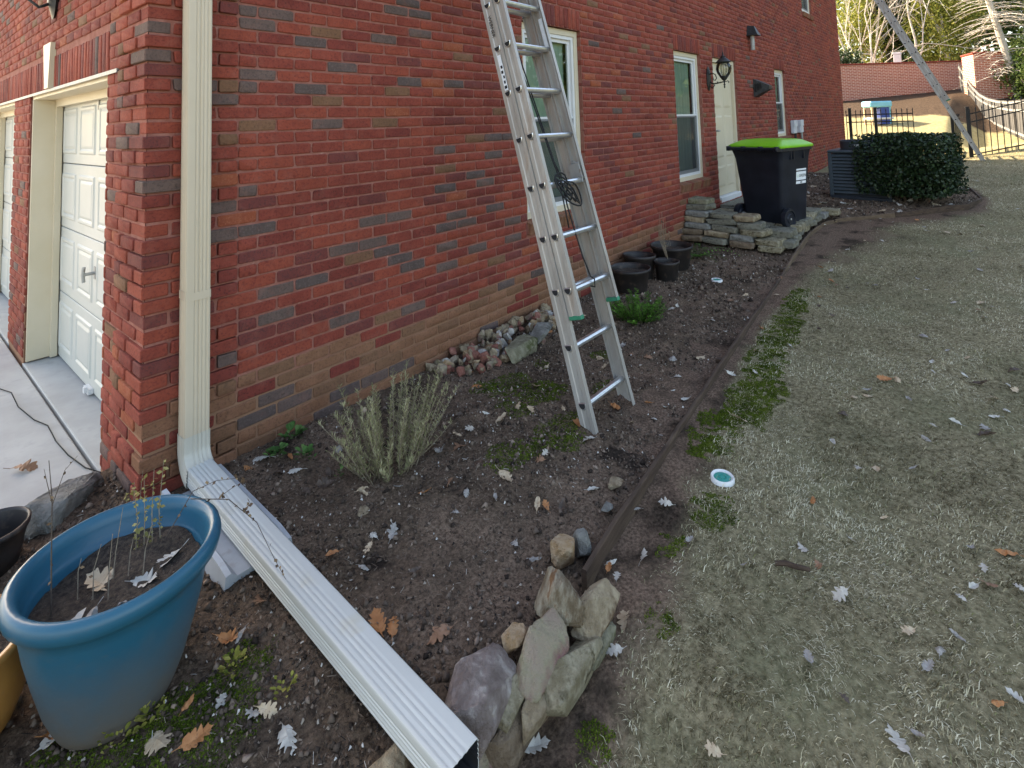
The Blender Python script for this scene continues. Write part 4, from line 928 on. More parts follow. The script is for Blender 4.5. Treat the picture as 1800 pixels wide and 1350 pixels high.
for sy in (-1, 1):
    mb = MB(); pf = [(0, -.03), (.05, -.03), (.058, -.018), (.09, -.018), (.095, -.03), (.118, -.028), (.122, 0), (.118, .028), (.095, .03), (.09, .018), (.058, .018), (.05, .03), (0, .03)]
    mb.lathe(pf, 24); mb.v = [(x-.22, sy*.325-z if sy < 0 else .325+z, .122-.02+y) for x, y, z in mb.v]
    obj('wheel', mb, M_BIN, bn, auto=40)
mb = MB(); mb.box((.05, -.3355, .60), (.27, -.334, .625)); mb.box((.05, -.326, .47), (.11, -.325, .585)); 
lab = MB()
def lface(x0, x1, z0, z1, o=.004):
    def Y(z): return -(.285+(.325-.285)*(z-.35)/.45)-o
    return [(x0, Y(z0), z0), (x1, Y(z0), z0), (x1, Y(z1), z1), (x0, Y(z1), z1)]
for q in ((.02, .235, .655, .675), (.02, .235, .535, .64), (.02, .235, .49, .522)): lab.add(lface(*q), [(0, 1, 2, 3)])
lb = obj('label', lab, M_LABEL, bn)
ang = math.atan((.325-.285)/.45)
for s, x, z, sz, m in (('GREEN', .155, .588, .05, M_INK), ('i', .055, .59, .07, M_LID), ('404.000.0000', .13, .505, .03, M_INK)):
    if s[0] == '4': s = '404'
    me = text_mesh(s, sz); me.transform(Matrix.Translation((x, -(.285+.04*(z-.35)/.45)-.0055, z)) @ Matrix.Rotation(PI/2+ang, 4, 'X')); me.materials.append(m); link('print', me, lb)

# ------------------------------------------------------------------ air conditioner
M_AC = mat('ac_blue_grey', (.035, .05, .062), (.05, .066, .08), rough=.45, scale=8)
M_AC2 = mat('ac_louvre_dark', (.012, .016, .024), (.02, .026, .036), rough=.5, scale=8)
AZ = float(bedh(9.4, -1.4))
acu = empty('air_conditioner', 'dark blue grey air conditioning condenser beside the clipped hedge', 'air conditioner', (9.52, -1.42, AZ), -.04)
mb = MB(); mb.box((-.40, -.42, -.03), (.40, .42, .03), bev=.01); obj('base', mb, M_AC2, acu)
mb = MB(); mb.box((-.345, -.365, .03), (.345, .365, .69)); obj('core', mb, M_AC2, acu)
for sx in (-1, 1):
    for sy in (-1, 1): mb = MB(); mb.box((sx*.37-.025, sy*.39-.025, .03), (sx*.37+.025, sy*.39+.025, .70), bev=.008); obj('corner_post', mb, M_AC, acu)
for k in range(12):
    z = .07+k*.052; mb = MB()
    for (a, b, c, d) in ((-.385, -.362, -.365, .365), (.362, .385, -.365, .365)): mb.add([(a, c, z), (b, c, z+.03), (b, d, z+.03), (a, d, z), (a, c, z+.006), (b, c, z+.036), (b, d, z+.036), (a, d, z+.006)], [(0, 1, 2, 3), (4, 7, 6, 5), (0, 3, 7, 4), (1, 5, 6, 2)])
    for sy in (-1, 1): mb.add([(-.345, sy*.405, z), (.345, sy*.405, z), (.345, sy*.382, z+.03), (-.345, sy*.382, z+.03), (-.345, sy*.405, z+.006), (.345, sy*.405, z+.006), (.345, sy*.382, z+.036), (-.345, sy*.382, z+.036)], [(0, 1, 2, 3), (4, 7, 6, 5), (0, 4, 5, 1), (3, 2, 6, 7)])
    obj('louvre', mb, M_AC, acu)
mb = MB(); mb.box((-.40, -.42, .70), (.40, .42, .745), bev=.015); obj('top_panel', mb, M_AC, acu)
mb = MB(); mb.lathe([(.0, .745), (.30, .746), (.31, .88), (.29, .895), (.27, .89), (.26, .78), (0, .78)], 32); obj('fan_shroud', mb, M_AC, acu, auto=35)
mb = MB()
for R_ in (.05, .1, .15, .2, .25): mb.tube([(R_*math.cos(a), R_*math.sin(a), .893) for a in np.linspace(0, 2*PI, 25)], .004, 5, cap=False)
for a in np.linspace(0, PI, 5)[:-1]: mb.tube([(-.28*math.cos(a), -.28*math.sin(a), .889), (.28*math.cos(a), .28*math.sin(a), .889)], .005, 5)
obj('fan_grille', mb, M_AC2, acu)
mb = MB(); mb.box((-.322, -.05, .80), (-.31, .05, .835)); obj('badge', mb, M_LABEL, acu)

# ------------------------------------------------------------------ lanterns and wall fittings
M_BRONZE = mat('dark_bronze', (.02, .021, .022), (.045, .046, .046), rough=.5, scale=30, metal=.3)
def lantern(label, loc, rz, sc=1.0):
    e = empty('wall_lantern', label, 'lantern', loc, rz); e.scale = (sc, sc, sc)      # local: out = -y
    mb = MB(); mb.lathe([(0, 0), (.062, 0), (.066, .008), (.05, .018), (.045, .024), (0, .026)], 20); mb.v = [(x, -z, y*2.7) for x, y, z in mb.v]; obj('back_plate', mb, M_BRONZE, e, auto=40)
    mb = MB(); mb.tube([(0, -.015, -.04), (0, -.06, -.075), (0, -.12, -.075), (0, -.2, -.06), (0, -.235, -.06)], .009, 8)
    mb.tube([(0, -.02, .06), (0, -.06, .075), (0, -.105, .05), (0, -.12, .0), (0, -.10, -.03), (0, -.07, -.02), (0, -.075, .01)], .007, 8)
    mb.tube([(0, -.02, -.11), (0, -.055, -.13), (0, -.09, -.10), (0, -.07, -.08)], .007, 8)
    mb.tube([(0, -.235, -.06), (0, -.275, -.05), (0, -.29, -.065), (0, -.28, -.08)], .006, 8)
    for q in ((-.10, -.075), (-.13, -.06), (-.17, -.065)): mb.lathe([(0, -.014), (.014, 0), (0, .014)], 8, c=(0, q[0], q[1]))
    obj('scroll_arm', mb, M_BRONZE, e, smooth=True)
    c = (0, -.225, 0)
    mb = MB(); mb.lathe([(0, -.15), (.008, -.145), (.012, -.13), (.006, -.115), (.016, -.10), (.008, -.085), (.01, -.05), (.03, -.03), (.038, -.02), (.046, -.005), (.05, .0), (.06, .012), (.058, .02), (.0, .022)], 16, c=c); obj('lower_finial', mb, M_BRONZE, e, smooth=True)
    gl = [(.058, .02), (.088, .07), (.100, .12), (.092, .17), (.070, .205)]
    mb = MB(); mb.lathe([(r_*.96, z) for r_, z in gl], 20, c=c); mb.f = [q for q in mb.f if len(q) == 4]; mb.m = [0]*len(mb.f); obj('globe', mb, M_LGLASS, e, smooth=True)
    mb = MB()
    for k in range(6): a = 2*PI*k/6; mb.tube([(c[0]+r_*math.cos(a), c[1]+r_*math.sin(a), z) for r_, z in gl], .0045, 5)
    obj('cage', mb, M_BRONZE, e)
    mb = MB(); mb.lathe([(0, .20), (.064, .20), (.098, .212), (.10, .218), (.085, .232), (.058, .262), (.035, .275), (.032, .285), (.04, .292), (.02, .30), (.008, .325), (.012, .34), (.004, .36), (.003, .40), (0, .41)], 20, c=c); obj('roof', mb, M_BRONZE, e, auto=40)
    mb = MB(); mb.tube([(0, -.225, .02), (0, -.225, .12)], .012, 8); mb.tube([(0, -.225, .12), (0, -.225, .17)], .009, 8); obj('candle', mb, M_CREAM, e)
    return e
lantern('black carriage lantern on the wall beside the side door', (6.83, -.004, 2.16), 0, 1.0)
lantern('black scroll wall lantern high above the garage door', (-.006, 1.97, 2.72), -PI/2, 1.6)
vt = empty('vent_pipe', 'dark metal vent pipe with slanted hood on the upper wall', 'vent', (8.72, -.02, 2.72))
mb = MB(); mb.tube([(0, -.045, 0), (0, -.045, .27)], .035, 12); obj('pipe', mb, M_STEEL, vt, smooth=False)
mb = MB(); mb.add([(-.10, -.16, .24), (.10, -.16, .24), (.10, .02, .24), (-.10, .02, .24), (-.03, -.09, .40), (.03, -.09, .40), (.03, .02, .42), (-.03, .02, .42)], [(0, 1, 5, 4), (1, 2, 6, 5), (2, 3, 7, 6), (3, 0, 4, 7), (4, 5, 6, 7), (3, 2, 1, 0)]); obj('hood', mb, M_BRONZE, vt)
dv = empty('wall_vent', 'dark triangular hooded dryer vent on the wall right of the door', 'vent', (8.95, -.004, 2.08))
mb = MB(); mb.add([(-.13, 0, -.15), (-.13, 0, .16), (.13, 0, .16), (.13, 0, -.15), (-.09, -.24, -.02), (-.09, -.24, .04), (.09, -.24, .04), (.09, -.24, -.02)], [(0, 3, 2, 1), (4, 5, 6, 7), (0, 1, 5, 4), (1, 2, 6, 5), (2, 3, 7, 6), (3, 0, 4, 7)]); obj('hood', mb, M_BRONZE, dv)
mb = MB()
for k in range(3): mb.box((-.14, -.05-.04*k, -.06+.03*k), (-.115, -.03-.04*k, .08))
obj('flap', mb, M_BLACK, dv)
M_BOX = mat('grey_utility_box', (.42, .44, .47), (.52, .54, .57), rough=.5, scale=10)
for i, (x, l) in enumerate(((11.12, 'pale grey electrical box left of the pair on the wall'), (11.62, 'pale grey electrical box right of the pair on the wall'))):
    e = empty('electrical_box', l, 'electrical box', (x, -.004, 1.36), 0, 'electrical boxes on the wall')
    mb = MB(); mb.box((-.12, -.07, -.12), (.12, 0, .14), bev=.012); obj('box', mb, M_BOX, e)
    mb = MB(); mb.box((-.125, -.078, .02), (.125, -.068, .145), bev=.004); obj('cover', mb, M_BOX, e)
    mb = MB(); mb.tube([(.02, -.05, -.12), (.02, -.05, -.6), (.06, -.06, -.95)], .022, 8); obj('conduit', mb, M_STEEL if i else M_BLACK, e)

# ------------------------------------------------------------------ small ground fittings
M_TEAL = mat('teal_cap', (.01, .23, .19), (.015, .28, .23), rough=.45, scale=40)
for (px, py, l, big) in ((1270, 841, 'round white cap with teal centre set in the lawn', 1), (1260, 493, 'round white cap with teal centre set in the bed', 1)):
    P = at(px, py); e = empty('ground_cap', l, 'ground cap', (P.x, P.y, P.z+.003), .3, 'round bait station caps')
    s = 1.0 if big else 1
    mb = MB(); mb.lathe([(.037, -.004), (.0395, .006), (.048, .010), (.053, .004), (.053, -.04), (0.0, -.04)], 28); mb.f = [q for q in mb.f]; obj('ring', mb, M_WHITE, e, auto=40)
    mb = MB(); mb.lathe([(0, .004), (.012, .004), (.013, .001), (.016, .001), (.017, .004), (.034, .004), (.039, .001), (.039, -.01), (0, -.01)], 28); obj('disc', mb, M_TEAL, e, auto=40)
P = at(1392, 1007); mb = MB(); mb.tube([(-.055, 0, 0), (-.02, .004, .004), (.02, -.002, .004), (.06, .004, 0)], [.008, .009, .0085, .007], 6); o = obj('stick', mb, M_WOOD, None, loc=(P.x, P.y, P.z+.022), rot=(0, 0, -1.2)); tag(o, 'short dark piece of stick lying on the lawn', 'stick')
cp = [(-2, 683), (20, 690), (32, 715), (60, 738), (84, 748), (98, 775), (120, 800), (150, 822), (182, 832)]
mb = MB(); mb.tube([at(x, y, -.112) for x, y in cp], .0032, 6); tag(obj('cable', mb, M_ROPE, smooth=True), 'thin dark cable lying across the pale driveway', 'cable')

# ------------------------------------------------------------------ back yard: iron fence, board fence, far wall, play set
fx = 16.75
fe = empty('iron_fence', 'black iron picket fence beside the far house corner', 'fence', (fx, -.8, float(lawnh(fx, -.8))))
def iron(root, y0, y1, z0f, hgt=1.22, posts=()):
    n = max(2, int(abs(y1-y0)/.115))
    for i in range(n+1):
        y = y0+(y1-y0)*i/n; z = z0f(y)
        mb = MB(); mb.box((fx-.009, y-.009, z+.04), (fx+.009, y+.009, z+hgt)); mb.add([(fx-.016, y-.016, z+hgt), (fx+.016, y-.016, z+hgt), (fx+.016, y+.016, z+hgt), (fx-.016, y+.016, z+hgt), (fx, y, z+hgt+.07)], [(0, 1, 4), (1, 2, 4), (2, 3, 4), (3, 0, 4), (3, 2, 1, 0)]); obj('picket', rel(mb, root), M_BLACK, root)
    for h in (.12, hgt-.30, hgt-.10):
        ya, yb = y0, y1; mb = MB(); v = []
        for y in (ya, yb):
            z = z0f(y)+h; v += [(fx-.014, y, z), (fx+.014, y, z), (fx+.014, y, z+.03), (fx-.014, y, z+.03)]
        mb.add(v, [(0, 1, 5, 4), (1, 2, 6, 5), (2, 3, 7, 6), (3, 0, 4, 7), (0, 3, 2, 1), (4, 5, 6, 7)]); obj('rail', rel(mb, root), M_BLACK, root)
    for y in posts:
        z = z0f(y); mb = MB(); mb.box((fx-.035, y-.035, z-.1), (fx+.035, y+.035, z+hgt+.08), bev=.004); mb.box((fx-.045, y-.045, z+hgt+.08), (fx+.045, y+.045, z+hgt+.11), bev=.01); obj('post', rel(mb, root), M_BLACK, root)
iron(fe, -.03, -1.55, lambda y: .42, posts=(-.12, -.72))
fe2 = empty('iron_fence', 'black iron picket fence climbing the slope right of the long ladder', 'fence', (fx, -3.2, .5))
iron(fe2, -2.70, -5.0, lambda y: .36+.26*(-2.70-y), posts=(-2.66, -4.9))
gt = empty('iron_gate', 'black iron gate standing open behind the hedge', 'gate', (fx, -2.35, .38))
mb = MB(); mb.box((-.035, -.035, -.1), (.035, .035, 1.25), bev=.004); obj('post', mb, M_BLACK, gt)
for k in range(7): mb = MB(); mb.box((.09+.11*k, -.05*k*.4-.009, .08), (.108+.11*k, -.05*k*.4+.009, 1.12)); obj('picket', mb, M_BLACK, gt)
for h in (.12, .86, 1.02): mb = MB(); mb.box((.035, -.075, h), (.82, -.045, h+.03), M=Matrix.Rotation(-.16, 4, 'Z')); obj('rail', mb, M_BLACK, gt)
# swooping grey board fence
M_BOARD = mat('grey_board', (.045, .043, .04), (.075, .072, .066), rough=.85, scale=6, stretch=(1, 1, .2)); M_RAILW = mat('pale_rail', (.15, .145, .13), (.19, .185, .17), rough=.8, scale=6)
bf = empty('board_fence', 'grey board fence swooping down the slope from the far brick wall', 'fence', (24.2, -3.1, 1.2))
ctl = [(1691, 186, 112, 25.0), (1700, 189, 128, 24.4), (1712, 194, 150, 23.4), (1725, 203, 164, 22.2), (1740, 213, 172, 20.8), (1758, 222, 176, 19.3), (1778, 231, 177, 17.8), (1800, 240, 175, 16.4), (1825, 250, 172, 15.2), (1850, 258, 170, 14.4)]
def dpt(px, py, dep):
    return Vector(CAMP+(_F+_R*(px-PPX)/FPX-_U*(py-PPY)/FPX)*dep)
pts = [(dpt(a, b, d), dpt(a, c, d)) for a, b, c, d in ctl]
NB = 46
def cub(t):
    t *= len(pts)-1; i = min(int(t), len(pts)-2); f = t-i; a, b = pts[i], pts[i+1]; return a[0].lerp(b[0], f), a[1].z+(b[1].z-a[1].z)*f
for i in range(NB):
    (p0, z0t), (p1, z1t) = cub(i/NB), cub((i+.86)/NB); d = (p1-p0); d.z = 0; nn = Vector((-d.y, d.x, 0)).normalized()*.011; mb = MB(); v = []
    for s in (1, -1):
        v += [p0+s*nn+Vector((0, 0, -.08)), p1+s*nn+Vector((0, 0, -.08)), Vector((p1.x, p1.y, z1t))+s*nn, Vector((p0.x, p0.y, z0t))+s*nn]
    mb.add(v, [(0, 1, 2, 3), (7, 6, 5, 4), (0, 4, 5, 1), (2, 6, 7, 3), (1, 5, 6, 2), (3, 7, 4, 0)]); obj('board', rel(mb, bf), M_BOARD, bf)
for fr_, nm in ((.93, 'rail'), (.70, 'rail'), (.03, 'rail')):
    P_ = []
    for i in range(30):
        p, zt = cub(i/29*.999); q = Vector((p.x, p.y, p.z+(zt-p.z)*fr_)); P_.append(q+(Vector((CAMP[0], CAMP[1], q.z))-q).normalized()*.05)
    mb = MB().tube(P_, .035, prof=[(-.8, -1), (.8, -1), (.8, 1), (-.8, 1)]); obj(nm, rel(mb, bf), M_RAILW, bf)
for i in range(9):
    p, zt = cub((i+.5)/9*.99); mb = MB(); q = p+(Vector((CAMP[0], CAMP[1], p.z))-p).normalized()*.035; mb.box((q.x-.04, q.y-.04, q.z-.1), (q.x+.04, q.y+.04, zt-.1)); obj('post', rel(mb, bf), M_RAILW, bf)
# far brick wall and pillar
def farbrick():
    m, nt, b = newmat('far_wall_brick'); L = nt.links.new; b.inputs['Roughness'].default_value = .9
    pos = nd(nt, 'ShaderNodeTexCoord').outputs['Object']; t = nd(nt, 'ShaderNodeTexBrick'); t.inputs['Color1'].default_value = (.42, .14, .085, 1); t.inputs['Color2'].default_value = (.32, .10, .06, 1); t.inputs['Mortar'].default_value = (.72, .58, .48, 1)
    t.inputs['Scale'].default_value = 1; t.inputs['Brick Width'].default_value = .215; t.inputs['Row Height'].default_value = .075; t.inputs['Mortar Size'].default_value = .007; t.inputs['Bias'].default_value = -.2
    s = nd(nt, 'ShaderNodeSeparateXYZ'); L(pos, s.inputs[0]); ad = nd(nt, 'ShaderNodeMath', operation='ADD'); L(s.outputs[0], ad.inputs[0]); L(s.outputs[1], ad.inputs[1]); cb = nd(nt, 'ShaderNodeCombineXYZ'); L(ad.outputs[0], cb.inputs[0]); L(s.outputs[2], cb.inputs[1])
    L(cb.outputs[0], t.inputs['Vector']); L(t.outputs[0], b.inputs['Base Color']); return m
M_FAR = farbrick()
wa, wb = dpt(1440, 182, 26.5), dpt(1760, 150, 26.5); wt = dpt(1484, 112, 26.5).z
dw = Vector((wb.x-wa.x, wb.y-wa.y, 0)); fw = empty('garden_wall', 'long red brick garden wall across the back slope', 'wall', (wa.x, wa.y, 0), math.atan2(dw.y, dw.x))
mb = MB(); mb.box((0, 0, .5), (dw.length, .3, wt-.08)); obj('wall_body', mb, M_FAR, fw)
ncp = int(dw.length/.45)
for i in range(ncp): mb = MB(); mb.box((i*.45+.006, -.05, wt-.078), (i*.45+.444, .35, wt), bev=.012); obj('coping_brick', mb, BR[0], fw)
pp = dpt(1738, 158, 23.5); pl = empty('brick_pillar', 'square brick pillar where the board fence meets the garden wall', 'pillar', (pp.x, pp.y, 0), YAW-PI/2-.35)
mb = MB(); ph = dpt(1738, 92, 23.5).z; mb.box((-.62, -.5, .5), (.62, .7, ph-.08)); obj('shaft', mb, M_FAR, pl)
mb = MB(); mb.box((-.66, -.54, ph-.078), (.66, .74, ph), bev=.02); obj('cap', mb, BR[0], pl)
bx_ = dpt(1578, 108, 28.5); wbx = empty('white_box', 'white square post top showing above the garden wall', 'post', (bx_.x, bx_.y, float(2)))
mb = MB(); mb.box((-.16, -.16, 0), (.16, .16, dpt(1578, 94, 28.5).z-2.06), bev=.01); obj('post', mb, M_WHITE, wbx)
mb = MB(); mb.box((-.18, -.18, dpt(1578, 94, 28.5).z-2.058), (.18, .18, dpt(1578, 92, 28.5).z-2), bev=.01); obj('cap', mb, M_WHITE, wbx)
# play set
pz = dpt(1545, 240, 20); ps = empty('play_set', 'small blue and white play table with a pale blue roof behind the iron fence', 'play set', (pz.x, pz.y, float(lawnh(pz.x, pz.y))), YAW-PI/2); ps.scale = (.72, .72, .85)
M_CYAN = mat('pale_blue_plastic', (.16, .46, .58), (.2, .5, .62), rough=.4, scale=5); M_NAVY = mat('navy_plastic', (.03, .06, .24), (.04, .08, .28), rough=.4, scale=5); M_TANP = mat('tan_plastic', (.5, .36, .22), (.55, .4, .25), rough=.5, scale=5)
mb = MB(); mb.box((-.55, -.4, .72), (.55, .4, .98), bev=.05); obj('roof', mb, M_CYAN, ps)
for x, y, m in ((-.45, -.3, M_TANP), (.45, -.3, M_CYAN), (-.45, .3, M_TANP), (.45, .3, M_CYAN), (-.28, -.3, M_WHITE)):
    mb = MB(); mb.box((x-.04, y-.04, -.05), (x+.04, y+.04, .74), bev=.01); obj('post', mb, m, ps)
mb = MB(); mb.add([(-.05, -.33, 0), (.42, -.33, 0), (.42, -.33, .66), (.18, -.33, .86), (-.05, -.33, .66), (-.05, .1, 0), (.42, .1, 0), (.42, .1, .66), (.18, .1, .86), (-.05, .1, .66)], [(0, 1, 2, 3, 4), (9, 8, 7, 6, 5), (0, 5, 6, 1), (1, 6, 7, 2), (2, 7, 8, 3), (3, 8, 9, 4), (4, 9, 5, 0)]); obj('panel', mb, M_NAVY, ps)
mb = MB(); mb.box((-.5, -.38, .2), (.6, .35, .28), bev=.02); obj('table_top', mb, M_WHITE, ps)
# ------------------------------------------------------------------ grass, moss, litter
def blades(P, L_, Wd, lean, az, rnd, name, m, segs=2):
    """P (n,3) roots; bent blades; returns mesh with per-blade colour number"""
    n = len(P); d = np.stack([np.cos(az), np.sin(az), np.zeros(n)], -1); s = np.stack([-np.sin(az+.6), np.cos(az+.6), np.zeros(n)], -1)
    up = np.array((0, 0, 1.0)); mid = P+d*(L_*np.sin(lean)*.45)[:, None]+up*(L_*np.cos(lean)*.62)[:, None]
    tip = P+d*(L_*np.sin(np.minimum(lean*1.5, 1.5)))[:, None]+up*(L_*np.cos(np.minimum(lean*1.5, 1.5))*.95)[:, None]
    w = Wd[:, None]*s
    V = np.stack([P-w, P+w, mid+w*.8, mid-w*.8, tip], 1).reshape(-1, 3); b = np.arange(n)[:, None]*5
    T = np.concatenate([b+np.array([[0, 1, 2]]), b+np.array([[0, 2, 3]]), b+np.array([[3, 2, 4]])], 0)
    return npmesh(name, V, T, m, {'rnd': np.repeat(rnd, 5)})
M_GRASS = rampmat('dormant_grass', [(0, (.07, .055, .028)), (.25, (.195, .16, .088)), (.6, (.40, .345, .215)), (.85, (.57, .51, .345)), (.93, (.67, .615, .455)), (1, (.18, .185, .07))], rough=.85, trans=.2, spec=.1)
M_MOSS = rampmat('moss_green', [(0, (.03, .048, .008)), (.5, (.08, .115, .014)), (1, (.16, .195, .03))], rough=.9, trans=.25, spec=.05)
def scatter(x0, x1, y0, y1, dens, r):
    n = int((x1-x0)*(y1-y0)*dens); return x0+(x1-x0)*r.random(n), y0+(y1-y0)*r.random(n)
r = np.random.default_rng(99); PX = []; PY = []; SZ = []
for (x0, x1, y0, y1, dn, s) in ((-.2, 2.6, -3.5, -1.55, 27000, 1), (2.6, 4.6, -3.7, -1.4, 13000, 1.1), (4.6, 8, -3.9, -1.2, 6000, 1.35), (8, 12, -4.2, -2.0, 2200, 1.7), (11, 16.7, -4.4, -.3, 1200, 2.1)):
    x, y = scatter(x0, x1, y0, y1, dn, r); k = (~inbed(x, y)) & (y < edgeY(x)-.02) & (r.random(len(x)) < bare(x, y)*np.clip(.35+1.2*vnoise(x*3.1, y*3.1, 5), 0, 1)*np.clip(.45+1.4*vnoise(x*9, y*9, 61), 0, 1)); PX.append(x[k]); PY.append(y[k]); SZ.append(np.full(k.sum(), s))
x, y, s = np.concatenate(PX), np.concatenate(PY), np.concatenate(SZ); n = len(x)
P = np.stack([x, y, lawnh(x, y)-.004], -1)
az = r.random(n)*2*PI*.6+2.6*PI*vnoise(x*2, y*2, 8); pat = vnoise(x*1.3, y*1.3, 31)
rnd = np.clip(.55+.28*r.normal(size=n)+.5*(vnoise(x*4, y*4, 13)-.5)+.45*(vnoise(x*22, y*22, 17)-.5)+.55*(vnoise(x*1.6, y*1.6, 19)-.55), 0.02, .93); gmask = (r.random(n) < .05+.35*np.clip(pat-.55, 0, 1)); rnd = np.where(gmask, .97+.03*r.random(n), rnd)
me = blades(P, (.011+.016*r.random(n)+.022*(r.random(n) < .05))*s, (.0008+.0009*r.random(n))*s**1.15, .55+.9*r.random(n), az, rnd, 'grass', M_GRASS)
o = link('grass', me); tag(o, 'short dormant straw coloured grass covering the side lawn', 'grass', kind='stuff')
# moss: ellipses on bed and lawn
MOSSP = [(1240, 770, .09, .05), (1270, 735, .10, .06), (1310, 705, .12, .07), (1330, 670, .13, .07), (1350, 630, .15, .07), (1370, 585, .18, .06), (1320, 735, .10, .05), (1390, 545, .2, .05), (1355, 690, .10, .05), (1300, 725, .10, .06), (1345, 660, .13, .07), (1370, 600, .16, .06), (1330, 690, .10, .06), (1290, 740, .08, .05), (1250, 785, .06, .05), (1275, 790, .05, .04), (1255, 895, .06, .05), (1400, 525, .18, .05), (1395, 560, .15, .05), (1185, 960, .05, .04), (1050, 1300, .03, .03), (1165, 1090, .035, .03),
         (985, 755, .11, .06), (1005, 770, .06, .04), (930, 700, .13, .07), (890, 680, .10, .06), (965, 690, .07, .05), (905, 805, .09, .06), (930, 790, .06, .04), (860, 680, .07, .05), (1062, 625, .05, .05), (1065, 680, .08, .03), (950, 640, .03, .03),
         (420, 1180, .06, .04), (310, 1250, .06, .04), (250, 1320, .08, .05), (380, 1290, .07, .05), (120, 1330, .06, .05)]
Vx = []; Vy = []; Wt = []
for (px, py, a, b) in MOSSP:
    q = at(px, py); a *= 2.0; b *= 2.1; k = int(a*b*260000); t = r.random(k)*2*PI; R_ = np.sqrt(r.random(k)); xx = q.x+a*R_*np.cos(t); yy = q.y+b*R_*np.sin(t)
    keep = r.random(k) < np.clip(4*(.9-R_**2+2.6*(.5*vnoise(xx*9, yy*9, 3)+.3*vnoise(xx*24, yy*24, 6)+.2*vnoise(xx*70, yy*70, 8)-.50)), 0, 1); Vx.append(xx[keep]); Vy.append(yy[keep])
x, y = np.concatenate(Vx), np.concatenate(Vy); n = len(x); z = np.where(inbed(x, y), bedh(x, y), lawnh(x, y)+.001)
me = blades(np.stack([x, y, z-.001], -1), .003+.0045*r.random(n), .0015+.0016*r.random(n), .2+.9*r.random(n), r.random(n)*6.3, np.clip(.5+.25*r.normal(size=n)+.6*(vnoise(x*20, y*20, 2)-.5), 0, 1), 'moss', M_MOSS)
tag(link('moss', me), 'bright green moss patches on bed and lawn edge', 'moss', kind='stuff')
# litter chips: bark, twigs, gravel, scraps of leaf
M_CHIP = rampmat('litter', [(0, (.018, .014, .012)), (.35, (.07, .05, .036)), (.6, (.15, .105, .075)), (.8, (.24, .185, .14)), (.93, (.36, .31, .25)), (1, (.55, .51, .45))], rough=.9)
x0, y0 = scatter(-1.0, 3.6, -1.95, .35, 4200, r); x1, y1 = scatter(3.6, 12.2, -2.8, 0, 1500, r); x = np.concatenate([x0, x1]); y = np.concatenate([y0, y1]); sc = np.concatenate([np.ones(len(x0)), np.full(len(x1), 1.7)])
k = inbed(x, y) & ((y < -.01) | ((x < -.02) & (y < .38))) & (r.random(len(x)) < .25+.95*vnoise(x*2.6, y*2.6, 44)); x, y, sc = x[k], y[k], sc[k]; n = len(x)
kind = r.random(n); L_ = np.where(kind < .35, .012+.022*r.random(n), .004+.008*r.random(n))*sc; Wd = np.where(kind < .35, .0012+.0012*r.random(n), L_*(.35+.4*r.random(n))); a = r.random(n)*6.3; tl = r.normal(size=n)*.35
z = bedh(x, y)+.002+.003*r.random(n); C = np.stack([x, y, z], -1)
d = np.stack([np.cos(a)*np.cos(tl), np.sin(a)*np.cos(tl), np.sin(tl)], -1); sd = np.stack([-np.sin(a), np.cos(a), .5*r.normal(size=n)], -1); hh = np.where(kind > .75, L_*.5, .0008)[:, None]*np.array((0, 0, 1.0))
A1 = C-d*L_[:, None]*.5-sd*Wd[:, None]*.4; A2 = C+d*L_[:, None]*.5-sd*Wd[:, None]*.3; A3 = C+d*L_[:, None]*.45+sd*Wd[:, None]*.5; A4 = C-d*L_[:, None]*.4+sd*Wd[:, None]*.4; A5 = C+hh*1.6
V = np.stack([A1, A2, A3, A4, A5], 1).reshape(-1, 3); b = np.arange(n)[:, None]*5; T = np.concatenate([b+np.array([[i, (i+1) % 4, 4]]) for i in range(4)], 0)
rn = np.clip(np.where(kind < .75, .42+.26*r.normal(size=n), .54+.26*r.normal(size=n))+.2*(vnoise(x*1.7, y*1.7, 3)-.5), 0, 1)
tag(link('bark_litter', npmesh('bark_litter', V, T, M_CHIP, {'rnd': np.repeat(rn, 5)})), 'dark bark chips twigs and grit strewn over the bed', 'litter', kind='stuff')

# crumbs and clods of soil with real relief
M_CLOD = rampmat('soil_clod', [(0, (.03, .022, .018)), (.5, (.085, .062, .048)), (.8, (.16, .118, .09)), (1, (.26, .19, .145))], rough=.95, spec=.05)
x0, y0 = scatter(-1.0, 3.6, -2.0, .35, 1500, r); x1, y1 = scatter(3.6, 12.2, -2.8, 0, 420, r); x = np.concatenate([x0, x1]); y = np.concatenate([y0, y1]); sc = np.concatenate([np.ones(len(x0)), np.full(len(x1), 1.8)])
k = inbed(x, y) & ((y < -.01) | ((x < -.02) & (y < .38))) & (r.random(len(x)) < .1+1.1*vnoise(x*3.3, y*3.3, 91)); x, y, sc = x[k], y[k], sc[k]; n = len(x)
sz_ = (.003+.011*r.random(n)**2.5)*sc; C = np.stack([x, y, bedh(x, y)+sz_*.25], -1)
dirs = np.array([(1, 0, 0), (0, 1, 0), (-1, 0, 0), (0, -1, 0), (0, 0, 1), (0, 0, -1)], float); V = C[:, None, :]+dirs[None]*(sz_[:, None]*(.55+.9*r.random((n, 6))))[:, :, None]+r.normal(size=(n, 6, 3))*(sz_*.22)[:, None, None]
T0 = np.array([(0, 1, 4), (1, 2, 4), (2, 3, 4), (3, 0, 4), (1, 0, 5), (2, 1, 5), (3, 2, 5), (0, 3, 5)]); T = (np.arange(n)[:, None, None]*6+T0[None]).reshape(-1, 3)
